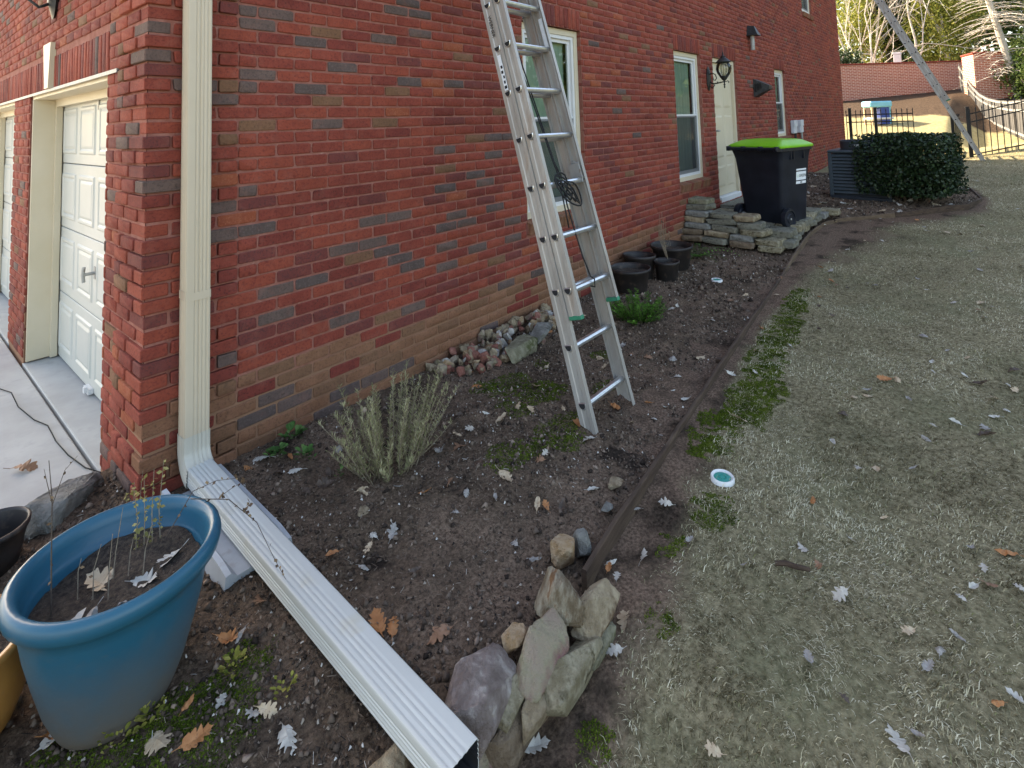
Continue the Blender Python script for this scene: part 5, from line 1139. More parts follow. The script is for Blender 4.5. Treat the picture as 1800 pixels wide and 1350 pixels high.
rn = np.clip(.5+.28*r.normal(size=n), 0, 1); tag(link('soil_clods', npmesh('soil_clods', V.reshape(-1, 3), T, M_CLOD, {'rnd': np.repeat(rn, 6)})), 'loose crumbs and clods of soil covering the bed', 'soil', kind='stuff')

# ------------------------------------------------------------------ fallen oak leaves
def oakleaf(seed, lobes=3, curl=.4):
    r = np.random.default_rng(seed); right = []; L = 1.0
    right.append((.02, -.55)); right.append((.05, -.42))
    for k in range(lobes):
        y0 = -.40+.78*k/lobes; w = [.22, .36, .32, .22][k]
        w *= .85+.3*r.random()
        right += [(.11+.04*r.random(), y0), (w*.7, y0+.06), (w, y0+.16+.05*r.random()), (w*.8, y0+.235), (.13+.04*r.random(), y0+.22)]
    right += [(.12, .36), (.13, .43), (.05, .47), (.0, .56)]
    left = [(-x*(.85+.3*r.random()), y+.03*(r.random()-.5)) for x, y in right[:-1]][::-1]
    out = right+left; n = len(out); nr = len(right)
    def zz(x, y): return curl*(.55*x*x+.28*y*y*(1 if seed % 2 else -.6))+.10*abs(x)*(1 if seed % 3 else -1)+.05*math.sin(7*y+seed)*abs(x)*2+.05*math.sin(x*9+y*5+seed)
    V = [(x, y, zz(x, y)) for x, y in out]; mids = [(0, y, zz(0, y)-.01) for y in np.linspace(-.5, .5, nr)]
    V += mids; Fs = []
    for i in range(nr-1): Fs.append((i, i+1, n+i+1, n+i))
    for i in range(nr-1):
        a, b = (n-i) % n if i > 0 else n-1, n-1-i-1
    lf = [0]+list(range(n-1, nr-1, -1))+[nr-1]
    lm = [min(range(nr), key=lambda j: abs(mids[j][1]-V[q][1])) for q in lf]
    for i in range(len(lf)-1): 
        q = [lf[i], n+lm[i], n+lm[i+1], lf[i+1]]; q2 = []
        for w in q:
            if w not in q2: q2.append(w)
        if len(q2) > 2: Fs.append(tuple(q2))
    mb = MB().add(V, Fs); mb.tube([(0, -.52, zz(0, -.5)), (.02, -.75, zz(0, -.6)+.05)], .012, 4); return mb
def leafmat(n, c1, c2, c3): 
    m = mat(n, c1, c2, rough=.6, scale=2.5, c3=c3, s3=7, t3=.64, objc=True, spec=.25); return m
LM_ = dict(pale=[leafmat('leaf_pale_a', (.36, .335, .295), (.47, .44, .385), (.34, .29, .24)), leafmat('leaf_pale_b', (.33, .30, .26), (.43, .385, .33), (.3, .24, .2))],
           rust=[leafmat('leaf_rust', (.30, .115, .04), (.38, .17, .07), (.18, .08, .04)), leafmat('leaf_brown', (.20, .105, .06), (.28, .16, .1), (.11, .06, .04))],
           tan=[leafmat('leaf_tan', (.38, .27, .17), (.46, .36, .25), (.25, .16, .1))], grey=[leafmat('leaf_grey', (.22, .20, .18), (.32, .29, .26), (.14, .12, .10))], dark=[leafmat('leaf_dark', (.06, .042, .032), (.12, .085, .065), (.03, .022, .018))])
OAK = {}
def plainleaf(seed):
    r = np.random.default_rng(seed); n = 9; V = []; Fs = []; cu = .5+1.2*r.random(); tw = r.normal()*.5
    for i in range(n):
        t = i/(n-1); y = -.5+t; w = .20*math.sin(PI*t)**.7*(1+.15*r.normal()); z = cu*.35*(y*y)+.03*r.normal()
        for s in (-1, 0, 1): V.append((s*w*math.cos(tw*y), y, z+abs(s)*w*(.5+.4*r.random())+s*w*math.sin(tw*y*2)))
    for i in range(n-1):
        for j in (0, 1): a = i*3+j; Fs.append((a, a+1, a+4, a+3))
    mb = MB().add(V, Fs); mb.tube([(0, -.5, cu*.09), (.02, -.72, cu*.14)], .012, 4); return mb
for k, ms in LM_.items(): OAK[k] = [(plainleaf(i+len(k)*7) if i == 4 or (i == 3 and k in ('grey', 'dark')) else oakleaf(i*3+len(k)+1, 3 if i % 2 else 4, .3+.45*(i % 3))).mesh('oak_leaf', ms[i % len(ms)]) for i in range(5)]
LL = dict(far=dict(pale='pale leaf in the far mulch', tan='tan leaf in the far mulch', grey='grey leaf in the far mulch'), lawn=dict(pale='pale silvery fallen oak leaf resting on the lawn', rust='rust brown fallen oak leaf resting on the lawn', tan='tan fallen oak leaf resting on the lawn', grey='grey fallen oak leaf resting on the lawn', dark='dark rotting fallen leaf resting on the lawn'),
          bed=dict(pale='pale silvery fallen oak leaf on the garden bed', rust='rust brown fallen oak leaf on the garden bed', tan='tan fallen oak leaf on the garden bed', grey='grey fallen oak leaf on the garden bed', dark='dark rotting fallen leaf on the garden bed'))
lr = np.random.default_rng(77)
nleaf = 0; LEAVES = []
def leaf(P, kind, size, where, rz=None, z=.012, label=None, grp=None, tilt=.25):
    global nleaf
    o = link('fallen_leaf', OAK[kind][lr.integers(5)], None, (P[0], P[1], P[2]+z), (lr.normal()*tilt, lr.normal()*tilt+(PI if lr.random() < .35 else 0), lr.random()*6.3 if rz is None else rz)); o.scale = (size, size, size)
    LEAVES.append((o, kind, where)) if label is None else None
    tag(o, label or LL[where][kind], 'leaf', grp or ('oak leaves scattered on the lawn' if where == 'lawn' else 'oak leaves scattered on the garden bed')); nleaf += 1; return o
LAWN_L = [(1428, 885, 'rust', .075), (1411, 970, 'pale', .075), (1439, 1000, 'rust', .06), (1478, 1052, 'pale', .09), (1498, 956, 'pale', .055), (1555, 918, 'tan', .05), (1770, 975, 'rust', .11), (1730, 1005, 'pale', .055), (1708, 970, 'grey', .06), (1712, 1040, 'pale', .07), (1738, 1033, 'rust', .08), (1690, 1058, 'pale', .05), (1598, 1118, 'tan', .07), (1652, 1150, 'grey', .06), (1683, 1130, 'grey', .07), (1632, 1180, 'grey', .07), (1422, 1165, 'grey', .07), (1580, 1312, 'pale', .10), (1615, 1305, 'grey', .06), (1790, 1240, 'pale', .08), (1755, 1243, 'rust', .06), (1255, 1330, 'tan', .07), (1795, 1042, 'pale', .06), (1483, 1235, 'dark', .05), (1130, 985, 'pale', .08), (1170, 890, 'pale', .085), (1120, 900, 'grey', .06), (1212, 955, 'grey', .06), (1097, 1100, 'tan', .11), (1080, 1152, 'pale', .09), (940, 1320, 'pale', .12), (1075, 993, 'pale', .07), (1070, 1005, 'rust', .06), (1085, 1020, 'pale', .06), (1285, 662, 'pale', .09), (1328, 658, 'pale', .07), (1330, 620, 'rust', .08), (1390, 610, 'pale', .06), (1338, 580, 'rust', .10), (1308, 1000, 'grey', .05),
          (1525, 502, 'pale', .09), (1540, 505, 'grey', .08), (1630, 513, 'pale', .07), (1676, 535, 'pale', .07), (1613, 492, 'grey', .07), (1730, 560, 'pale', .09), (1722, 548, 'rust', .08), (1745, 542, 'pale', .06), (1638, 640, 'pale', .07), (1640, 658, 'pale', .05), (1555, 670, 'rust', .13), (1578, 672, 'tan', .07), (1526, 700, 'tan', .07), (1598, 708, 'grey', .09), (1667, 620, 'grey', .05), (1697, 665, 'pale', .07), (1725, 680, 'dark', .13), (1700, 632, 'tan', .06), (1680, 748, 'pale', .09), (1748, 735, 'pale', .09), (1770, 726, 'pale', .06), (1733, 757, 'grey', .10), (1640, 752, 'pale', .05), (1628, 775, 'grey', .08), (1510, 828, 'pale', .07), (1540, 830, 'tan', .08), (1607, 830, 'grey', .06), (1630, 408, 'pale', .09), (1550, 425, 'pale', .07), (1735, 438, 'pale', .08), (1440, 525, 'rust', .09), (1440, 540, 'dark', .08), (1795, 470, 'tan', .08), (1490, 440, 'pale', .08), (1520, 425, 'tan', .06), (1770, 680, 'pale', .06), (1785, 690, 'tan', .08), (1720, 320, 'pale', .1), (1450, 395, 'pale', .08), (1510, 385, 'pale', .08), (1548, 386, 'pale', .08), (1470, 390, 'tan', .07), (1490, 386, 'pale', .06), (1530, 390, 'pale', .07), (1570, 392, 'pale', .06)]
for px, py, k, s in LAWN_L: leaf(at(px, py), k, s*.68, 'lawn', z=.016)
BED_L = [(945, 892, 'tan', .10), (960, 895, 'rust', .07), (1043, 866, 'pale', .085), (948, 812, 'rust', .09), (958, 800, 'pale', .06), (826, 757, 'pale', .085), (855, 728, 'pale', .07), (1035, 775, 'pale', .10), (932, 722, 'tan', .09), (790, 852, 'rust', .08), (800, 905, 'grey', .05), (657, 945, 'pale', .06), (648, 968, 'tan', .07), (585, 980, 'rust', .08), (690, 940, 'grey', .09), (458, 1060, 'rust', .10), (345, 1305, 'rust', .11), (275, 1310, 'tan', .13), (95, 1303, 'pale', .10), (505, 1305, 'pale', .12), (470, 1255, 'tan', .08), (388, 1240, 'pale', .06), (330, 1240, 'rust', .07), (445, 1260, 'pale', .07), (460, 808, 'pale', .13), (520, 830, 'pale', .10), (510, 808, 'rust', .07), (745, 870, 'rust', .07), (700, 860, 'grey', .09), (1250, 565, 'pale', .09), (1310, 520, 'tan', .09), (1180, 545, 'pale', .10), (1190, 540, 'pale', .08), (1110, 745, 'tan', .06), (1140, 712, 'rust', .07), (1180, 690, 'pale', .08), (1205, 705, 'pale', .09), (1190, 665, 'pale', .08), (1215, 665, 'pale', .06), (1160, 672, 'pale', .06), (1170, 720, 'pale', .06), (1150, 740, 'pale', .05), (1285, 530, 'rust', .1), (1370, 490, 'rust', .11), (1365, 520, 'tan', .08), (1180, 445, 'pale', .08), (1190, 430, 'tan', .08), (1385, 470, 'pale', .07), (1275, 585, 'pale', .07), (1080, 640, 'tan', .08), (990, 720, 'tan', .08), (870, 880, 'grey', .07), (160, 935, 'pale', .07), (150, 945, 'tan', .06), (400, 1130, 'rust', .10), (420, 1120, 'grey', .08), (640, 1000, 'grey', .07), (820, 870, 'grey', .07), (905, 960, 'grey', .06), (730, 1010, 'dark', .07)]
for px, py, k, s in BED_L: leaf(at(px, py), k, s*.68, 'bed')
for i in range(70):
    x = -.9+4.4*lr.random(); y = float(edgeY(x))+.1+(-.08-float(edgeY(x))-.1)*lr.random() if x > 0 else -1.7+1.9*lr.random()
    leaf((x, y, float(bedh(x, y))), ['dark', 'grey', 'dark', 'rust', 'tan', 'grey'][lr.integers(6)], .05+.045*lr.random(), 'bed', z=.006)
for i in range(60):
    x = 7.8+4.0*lr.random(); y = float(edgeY(x))+.1+(-.15-float(edgeY(x)))*lr.random(); leaf((x, y, float(bedh(x, y))), ['tan', 'grey', 'tan', 'pale', 'pale', 'tan'][lr.integers(6)], .09+.07*lr.random(), 'far', grp='leaves in the far mulch')
for i in range(40):
    x = 2.0+9*lr.random()**1.2; y = float(edgeY(x))-.15-1.9*lr.random(); leaf((x, y, float(lawnh(x, y))), ['pale', 'grey', 'dark', 'tan', 'grey', 'rust'][lr.integers(6)], .045+.045*lr.random(), 'lawn', z=.02)
for dx, dy, k, s, lb in ((-.03, .04, 'tan', .10, 'tan dry oak leaf near the middle of the blue pot soil'), (.05, -.06, 'pale', .07, 'small pale dry leaf at the front of the blue pot soil'), (.12, -.02, 'pale', .09, 'largest pale dry leaf at the right of the blue pot soil'), (-.12, -.05, 'pale', .08, 'pale dry leaf at the left of the blue pot soil'), (-.10, -.10, 'grey', .09, 'grey dry leaf at the left front of the blue pot soil'), (.0, -.12, 'grey', .07, 'small grey dry leaf against the front rim inside the blue pot')):
    leaf((PB[0]+dx, PB[1]+dy, PB[2]+.315), k, s, 'bed', z=.012, label=lb, grp='leaves inside the blue pot')
P = at(43, 828, -.12); leaf(P, 'rust', .12, 'bed', z=.02, label='rust brown oak leaf lying alone on the pale driveway', grp='leaf on the driveway')

# every leaf is told apart by the thing it lies nearest to
LMK = dict(far=[('wheeled bin', Vector((7.4, -1, 0))), ('air conditioner', Vector((9.5, -1.4, 0))), ('clipped hedge', Vector((9.4, -2.1, 0))), ('electrical boxes', Vector((11.4, -.2, 0))), ('far bed end', Vector((11.8, -1.6, 0)))], lawn=[('round teal cap', at(1270, 841)), ('dark stick', at(1392, 1007)), ('board end', at(1070, 990)), ('edging stone heap', at(1050, 1150)), ('middle of the board', at(1300, 640)), ('far board end', at(1500, 400)), ('clipped hedge', at(1640, 380)), ('bottom right picture corner', at(1780, 1330)), ('right picture edge', at(1790, 720)), ('right edge below the hedge', at(1790, 480)), ('middle of the lawn', at(1560, 780))],
           bed=[('rosemary bush', at(690, 830)), ('foot of the ladder', at(1075, 740)), ('big blue pot', at(250, 1290)), ('drain pipe mouth', at(800, 1290)), ('splash block', at(470, 930)), ('edging stone heap', at(960, 1050)), ('green feathery plant', at(1130, 560)), ('round cap in the bed', at(1260, 495)), ('stacked stone wall', at(1300, 440)), ('board end', at(1080, 900)), ('rubble heap', at(880, 640)), ('middle of the drain pipe', at(600, 1090))])
ORD = ['nearest', 'second nearest', 'third nearest', 'fourth nearest', 'fifth nearest', 'sixth nearest', 'seventh nearest', 'eighth nearest', 'ninth nearest', 'tenth nearest', 'eleventh nearest', 'twelfth nearest', 'thirteenth nearest']
CW = dict(pale='pale silvery', rust='rust brown', tan='tan', grey='grey', dark='dark rotting'); bins = {}
for o, kind, where in LEAVES:
    nm, d = min(((n_, (Vector((o.location.x, o.location.y, 0))-Vector((q.x, q.y, 0))).length) for n_, q in LMK[where]), key=lambda t: t[1]); bins.setdefault((kind, where, nm), []).append((d, o.name, o))
for (kind, where, nm), l in bins.items():
    for i, (d, _, o) in enumerate(sorted(l, key=lambda t: t[:2])): o['label'] = f"{CW[kind]} oak leaf on the {'lawn' if where == 'lawn' else ('far mulch' if where == 'far' else 'bed')}, {ORD[min(i, 12)]} to the {nm}"

# ------------------------------------------------------------------ bed plants
def needle_plant(name, label, base, spread, n, hmin, hmax, m, ms, nl=70, ll=.022, seed=1, cat='shrub', lw=.0016, outw=.5, droop=0):
    r = np.random.default_rng(seed); e = empty(name, label, cat, base); st = MB(); V = []; T = []; R_ = []
    for k in range(n):
        a = r.random()*6.3; q = math.sqrt(r.random()); b = np.array((spread[0]*q*math.cos(a)*.45, spread[1]*q*math.sin(a)*.45, 0)); h = hmin+(hmax-hmin)*r.random()*(1-.35*q)
        tip = np.array((spread[0]*q*math.cos(a)*1.0+r.normal()*.02, spread[1]*q*math.sin(a)+r.normal()*.02, h)); mid = (b+tip)/2+np.array((r.normal()*.012, r.normal()*.012, -.05*outw*q*0+h*.02))
        pts = [b*(1-t)**2+2*mid*t*(1-t)+tip*t*t for t in np.linspace(0, 1, 7)]; st.tube(pts, [.0028, .0026, .0024, .002, .0018, .0014, .001], 4)
        rk = r.random()
        for i in range(int(nl*h/hmax)+8):
            t = .12+.88*r.random(); p = b*(1-t)**2+2*mid*t*(1-t)+tip*t*t; an = r.random()*6.3; el = .35+.6*r.random()-droop; d = np.array((math.cos(an)*math.cos(el), math.sin(an)*math.cos(el), math.sin(el))); sd = np.array((-math.sin(an), math.cos(an), 0.0)); l = ll*(.6+.6*r.random()); c = len(V)
            V += [p-sd*lw*.6, p+d*l*.5-sd*lw, p+d*l, p+d*l*.5+sd*lw]; T.append((c, c+1, c+2, c+3)); R_ += [np.clip(.5*rk+.5*r.random(), 0, 1)]*4
    obj('stems', st, ms, e); o = link('foliage', npmesh('foliage', np.array(V), np.array(T), m, {'rnd': R_}), e); return e
M_TWIG = mat('dry_twig', (.16, .12, .085), (.26, .21, .15), rough=.9, scale=60); M_TWIGD = mat('dark_twig', (.05, .035, .028), (.10, .075, .055), rough=.9, scale=60)
M_ROS = rampmat('rosemary_leaf', [(0, (.12, .12, .055)), (.4, (.25, .24, .115)), (.75, (.38, .35, .19)), (1, (.52, .48, .30))], trans=.2)
B0 = at(684, 815); needle_plant('rosemary_bush', 'pale grey green rosemary bush growing beside the brick wall', (B0.x, B0.y, B0.z-.02), (.33, .29), 78, .14, .54, M_ROS, M_TWIG, nl=150, ll=.026, seed=4, lw=.0021)
M_FRN = rampmat('bright_green_leaf', [(0, (.03, .085, .010)), (.5, (.07, .19, .02)), (1, (.14, .30, .045))], trans=.3)
B0 = at(1122, 562); needle_plant('feathery_plant', 'bright green feathery plant growing behind the foot of the ladder', (B0.x, B0.y, B0.z-.01), (.27, .24), 90, .06, .24, M_FRN, M_TWIGD, nl=80, ll=.028, seed=6, cat='plant', lw=.005, droop=.3)
def leafy(name, label, base, n, R_, ls, m, seed, cat='plant', up=.25, stems=True, asp=.42):
    r = np.random.default_rng(seed); e = empty(name, label, cat, base); V = []; T = []; K = []
    for i in range(n):
        a = r.random()*6.3; q = R_*(.15+.85*r.random()); l = ls*(.6+.7*r.random()); el = up+.5*r.random(); c0 = np.array((q*math.cos(a)*.8, q*math.sin(a)*.8, .01+.03*r.random())); d = np.array((math.cos(a+r.normal()*.5)*math.cos(el), math.sin(a+r.normal()*.5)*math.cos(el), math.sin(el))); sd = np.cross(d, (0, 0, 1)); sd /= np.linalg.norm(sd)+1e-6; w = l*asp; c = len(V); nrm = np.cross(sd, d)
        V += [c0, c0+d*l*.35+sd*w*.8+nrm*.15*l, c0+d*l*.75+sd*w*.75+nrm*.12*l, c0+d*l, c0+d*l*.75-sd*w*.75+nrm*.12*l, c0+d*l*.35-sd*w*.8+nrm*.15*l, c0+d*l*.5]
        for k in range(6): T.append((c+k, c+(k+1) % 6, c+6))
        K += [r.random()]*7
    link('foliage', npmesh('foliage', np.array(V), np.array(T), m, {'rnd': K}), e); return e
M_WEED = rampmat('weed_leaf', [(0, (.035, .085, .02)), (.6, (.07, .16, .04)), (1, (.14, .22, .07))], trans=.2)
M_YEL = rampmat('yellow_weed_leaf', [(0, (.10, .12, .02)), (.6, (.22, .21, .04)), (1, (.34, .30, .08))], trans=.2)
for i, (px, py, n, R_, ls, mt, l) in enumerate(((515, 772, 34, .07, .035, M_WEED, 'green leafy weed rosette close to the wall left of the rosemary'), (490, 805, 26, .06, .03, M_WEED, 'green leafy weed beside the pale leaf near the downspout'), (538, 808, 24, .05, .03, M_WEED, 'green leafy weed just left of the rosemary bush'), (597, 838, 12, .03, .022, M_WEED, 'tiny green weed in front of the rosemary bush'),
       (262, 1270, 36, .05, .018, M_YEL, 'yellow green weed hugging the base of the big blue pot'), (410, 1180, 40, .045, .016, M_YEL, 'yellow green weed in the soil right of the big blue pot'), (210, 1310, 30, .055, .016, M_YEL, 'yellow green weed under the front of the big blue pot'), (500, 1225, 22, .04, .015, M_YEL, 'small olive weed left of the drain pipe'))):
    P = at(px, py); leafy('weed', l, (P.x, P.y, P.z), n, R_, ls, mt, 20+i, 'weed')
def stems(name, label, root, specs, m, cat='plant', lm=None, ln=0, lsz=.008, seed=3):
    r = np.random.default_rng(seed); e = empty(name, label, cat, root); mb = MB(); V = []; T = []; K = []
    for pts, r0 in specs:
        pts = [np.array(q)-np.array(root) for q in pts]; mb.tube(pts, [r0*(1-.6*i/(len(pts)-1)) for i in range(len(pts))], 5)
        for i in range(ln):
            t = r.random()*(len(pts)-1); a = int(t); p = pts[a]+(pts[min(a+1, len(pts)-1)]-pts[a])*(t-a); d = r.normal(size=3); d /= np.linalg.norm(d); s = np.cross(d, r.normal(size=3)); s /= np.linalg.norm(s); c = len(V); l = lsz*(.5+r.random()); V += [p, p+d*l*.6+s*l*.4, p+d*l*1.2, p+d*l*.6-s*l*.4]; T.append((c, c+1, c+2, c+3)); K += [r.random()]*4
    obj('stem', mb, m, e)
    if V: link('dry_leaves', npmesh('dry_leaves', np.array(V), np.array(T), lm, {'rnd': K}), e)
    return e
M_DRY = rampmat('dry_leaf', [(0, (.05, .03, .02)), (.6, (.16, .10, .06)), (1, (.28, .2, .1))]); M_DRYY = rampmat('dry_yellow_leaf', [(0, (.14, .13, .04)), (.6, (.28, .24, .09)), (1, (.4, .34, .15))], trans=.2)
sz = PB[2]+.32
def potpt(dx, dy, z): return (PB[0]+dx, PB[1]+dy, z)
stems('dead_plant', 'tall bare stem rising from the left side of the blue pot', potpt(-.15, .02, sz), [([potpt(-.15, .02, sz), potpt(-.151, .03, sz+.15), potpt(-.149, .05, sz+.30), potpt(-.155, .07, sz+.40)], .0022), ([potpt(-.149, .05, sz+.28), potpt(-.12, .06, sz+.36), potpt(-.09, .065, sz+.385)], .0012), ([potpt(-.151, .03, sz+.29), potpt(-.165, .03, sz+.36), potpt(-.172, .03, sz+.40)], .0012)], M_TWIGD, 'dead plant', M_DRY, 5, .008, 1)
stems('dead_plant', 'cluster of pale dry stalks in the middle of the blue pot', potpt(-.06, .0, sz), [([potpt(-.09+.028*i, .03-.035*(i % 3), sz), potpt(-.088+.03*i, .04-.03*(i % 3), sz+.07), potpt(-.08+.03*i+.01*(i % 2), .045-.03*(i % 3), sz+.10+.03*(i % 4))], .0018) for i in range(6)], M_TWIG, 'dead plant', M_DRY, 2, .008, 2)
stems('dying_plant', 'yellowing leafy stalks at the back of the blue pot', potpt(.07, .10, sz), [([potpt(.07+.02*i, .10-.01*i, sz), potpt(.075+.02*i, .105, sz+.10), potpt(.065+.028*i, .11, sz+.20+.015*i)], .0018) for i in range(4)], M_TWIG, 'plant', M_DRYY, 34, .011, 3)
stems('trailing_stem', 'dark trailing stems hanging from the blue pot over the drain pipe', potpt(.14, .02, sz), [([potpt(.13, .03, sz+.04), potpt(.21, .03, sz+.145), potpt(.27, .0, sz+.16), potpt(.33, -.03, sz+.15)], .0016), ([potpt(.20, .02, sz+.13), potpt(.29, -.05, sz+.11), potpt(.36, -.10, sz+.02), potpt(.40, -.14, sz-.10), potpt(.42, -.18, sz-.16)], .0016), ([potpt(.27, -.03, sz+.12), potpt(.32, .0, sz+.11), potpt(.37, .0, sz+.115)], .0012), ([potpt(.33, -.08, sz+.06), potpt(.36, -.05, sz+.065)], .001)], M_TWIGD, 'dead plant', M_DRY, 16, .011, 4)
stems('dying_plant', 'small yellowing weed at the foot of the brick corner', (-.06, -.03, -.02), [([(-.06+.02*i, -.04-.02*i, -.03), (-.065+.025*i, -.05, .05), (-.07+.03*i, -.06, .10+.03*i)], .0018) for i in range(3)], M_TWIG, 'weed', M_DRYY, 16, .012, 5)
z4 = float(bedh(4.30, -.46))+.14
stems('bare_shrub', 'bare pale twigs standing in the nursery pots', (4.42, -.42, z4), [([(4.42, -.42, z4), (4.41-.05+.03*i, -.42+.03*i, z4+.22), (4.36+.05*i, -.44+.04*i, z4+.40+.05*(i % 3))], .004) for i in range(5)]+[([(4.40+.03*i, -.42, z4+.15), (4.36+.07*i, -.36, z4+.32)], .002) for i in range(4)], M_TWIG, 'shrub', M_DRY, 3, .02, 6)
# fern beside the step wall
FB = (5.15, -.42, float(bedh(5.15, -.42))); r = np.random.default_rng(2); e = empty('fern', 'dark and light green fern beside the stacked stone wall', 'fern', FB); mb = MB()
for f in range(11):
    V = []; T = []; K = []; a = 6.3*f/11+r.normal()*.2; L_ = .28+.16*r.random(); cr = .15 if f != 9 else .95
    pts = [np.array((math.cos(a)*L_*t, math.sin(a)*L_*t, (.05+.55*t-.5*t*t)*L_*1.2)) for t in np.linspace(0, 1, 12)]; mb.tube(pts, .002, 4)
    for i in range(1, 12):
        w = .06*(1-i/12.5)+.008
        for s in (-1, 1):
            d = np.array((-math.sin(a)*s, math.cos(a)*s, -.15)); t = np.array((math.cos(a), math.sin(a), 0)); c = len(V); V += [pts[i], pts[i]+d*w*.5+t*.011, pts[i]+d*w+t*.006, pts[i]+d*w*.5-t*.009]; T.append((c, c+1, c+2, c+3)); K += [np.clip(cr+.2*r.random(), 0, 1)]*4
    link('frond', npmesh('frond', np.array(V), np.array(T), M_FRN, {'rnd': K}), e)
obj('ribs', mb, M_TWIGD, e)

# ------------------------------------------------------------------ clipped hedge
M_HEDGE = rampmat('hedge_leaf', [(0, (.008, .019, .007)), (.55, (.015, .034, .011)), (.9, (.03, .06, .018)), (1, (.12, .11, .06))], rough=.5, trans=.1, spec=.35)
HC = np.array((9.36, -2.04)); hz = float(bedh(*HC)); hd = empty('clipped_hedge', 'dark green boxy clipped hedge beside the air conditioner', 'hedge', (HC[0], HC[1], hz))
r = np.random.default_rng(14); N = 24000
u = r.normal(size=(N, 3)); u /= np.abs(u).max(1)[:, None]**.9*np.linalg.norm(u, axis=1)[:, None]**.1; rad = r.random(N)**.3
Pn = u*rad[:, None]*np.array((.56, .60, .46)); ca, sa = math.cos(-.25), math.sin(-.25); Pn = np.stack([Pn[:, 0]*ca-Pn[:, 1]*sa, Pn[:, 0]*sa+Pn[:, 1]*ca, Pn[:, 2]], -1); Pn[:, 2] += .54; Pn += (.05*fbm(Pn[:, 0]*4, Pn[:, 1]*4+Pn[:, 2]*3, 6))[:, None]*u*2
Pn = Pn[Pn[:, 2] > .03]; N = len(Pn)
def leafquads(Pn, size, r, rnd, name, m):
    N = len(Pn); d = r.normal(size=(N, 3)); d[:, 2] += .3; d /= np.linalg.norm(d, axis=1)[:, None]; s = np.cross(d, r.normal(size=(N, 3))); s /= np.linalg.norm(s, axis=1)[:, None]; l = (size*(.6+.8*r.random(N)))[:, None]
    V = np.stack([Pn-d*l*.5, Pn+s*l*.32, Pn+d*l*.5, Pn-s*l*.32], 1).reshape(-1, 3); T = np.arange(N*4).reshape(N, 4)
    return npmesh(name, V, T, m, {'rnd': np.repeat(rnd, 4)})
link('foliage', leafquads(Pn, .046, r, np.clip(.45+.22*r.normal(size=N)+.5*fbm(Pn[:, 0]*5, Pn[:, 1]*5+Pn[:, 2]*5, 3), 0, .97), 'foliage', M_HEDGE), hd)
mb = MB()
for k in range(9):
    a = k*.7; b = (.25*math.cos(a), .3*math.sin(a)); mb.tube([(b[0]*.6, b[1]*.6, -.05), (b[0], b[1], .25), (b[0]*1.9, b[1]*1.9, .7)], [.018, .014, .006], 6)
obj('trunk', mb, M_TWIGD, hd)

# ------------------------------------------------------------------ trees beyond the wall
M_BARK = mat('pale_bark', (.38, .34, .28), (.55, .50, .43), rough=.9, scale=9, bump=.6, bscale=20, bdist=.02); M_BARKD = mat('dark_bark', (.10, .08, .06), (.18, .15, .115), rough=.9, scale=9)
LFM = dict(yel=rampmat('leaf_yellow_green', [(0, (.14, .17, .03)), (.6, (.29, .30, .06)), (1, (.44, .40, .12))], trans=.35), dark=rampmat('leaf_dark_conifer', [(0, (.014, .03, .012)), (.6, (.035, .065, .026)), (1, (.07, .10, .045))], trans=.2), mid=rampmat('leaf_mid_green', [(0, (.03, .06, .014)), (.6, (.075, .12, .03)), (1, (.14, .18, .05))], trans=.35), tan=rampmat('leaf_tan_dead', [(0, (.14, .09, .05)), (1, (.34, .24, .15))], trans=.2))
def grow(mb, p, d, L_, r0, depth, r, spread=.5, tips=None, up=.15, kids=(2, 4), seg=4):
    pts = [np.array(p)]; q = np.array(p, float); dd = np.array(d, float)
    for i in range(seg):
        dd = dd+r.normal(size=3)*.12+np.array((0, 0, up*.3)); dd /= np.linalg.norm(dd); q = q+dd*L_/seg; pts.append(q.copy())
    mb.tube(pts, [r0*(1-.55*i/seg) for i in range(seg+1)], 6 if r0 > .03 else 4, cap=False)
    if tips is not None: tips += [pts[-1], pts[-2]]
    if depth <= 0: return
    for k in range(r.integers(kids[0], kids[1]+1)):
        t = r.integers(1, seg+1); nd_ = dd+r.normal(size=3)*spread; nd_ /= np.linalg.norm(nd_); grow(mb, pts[t], nd_, L_*(.55+.25*r.random()), r0*(.42+.15*r.random()), depth-1, r, spread, tips, up, kids, seg)
def gbase(px, dep):
    q = dpt(px, 150, dep); return np.array((q.x, q.y, float(lawnh(q.x, q.y))))
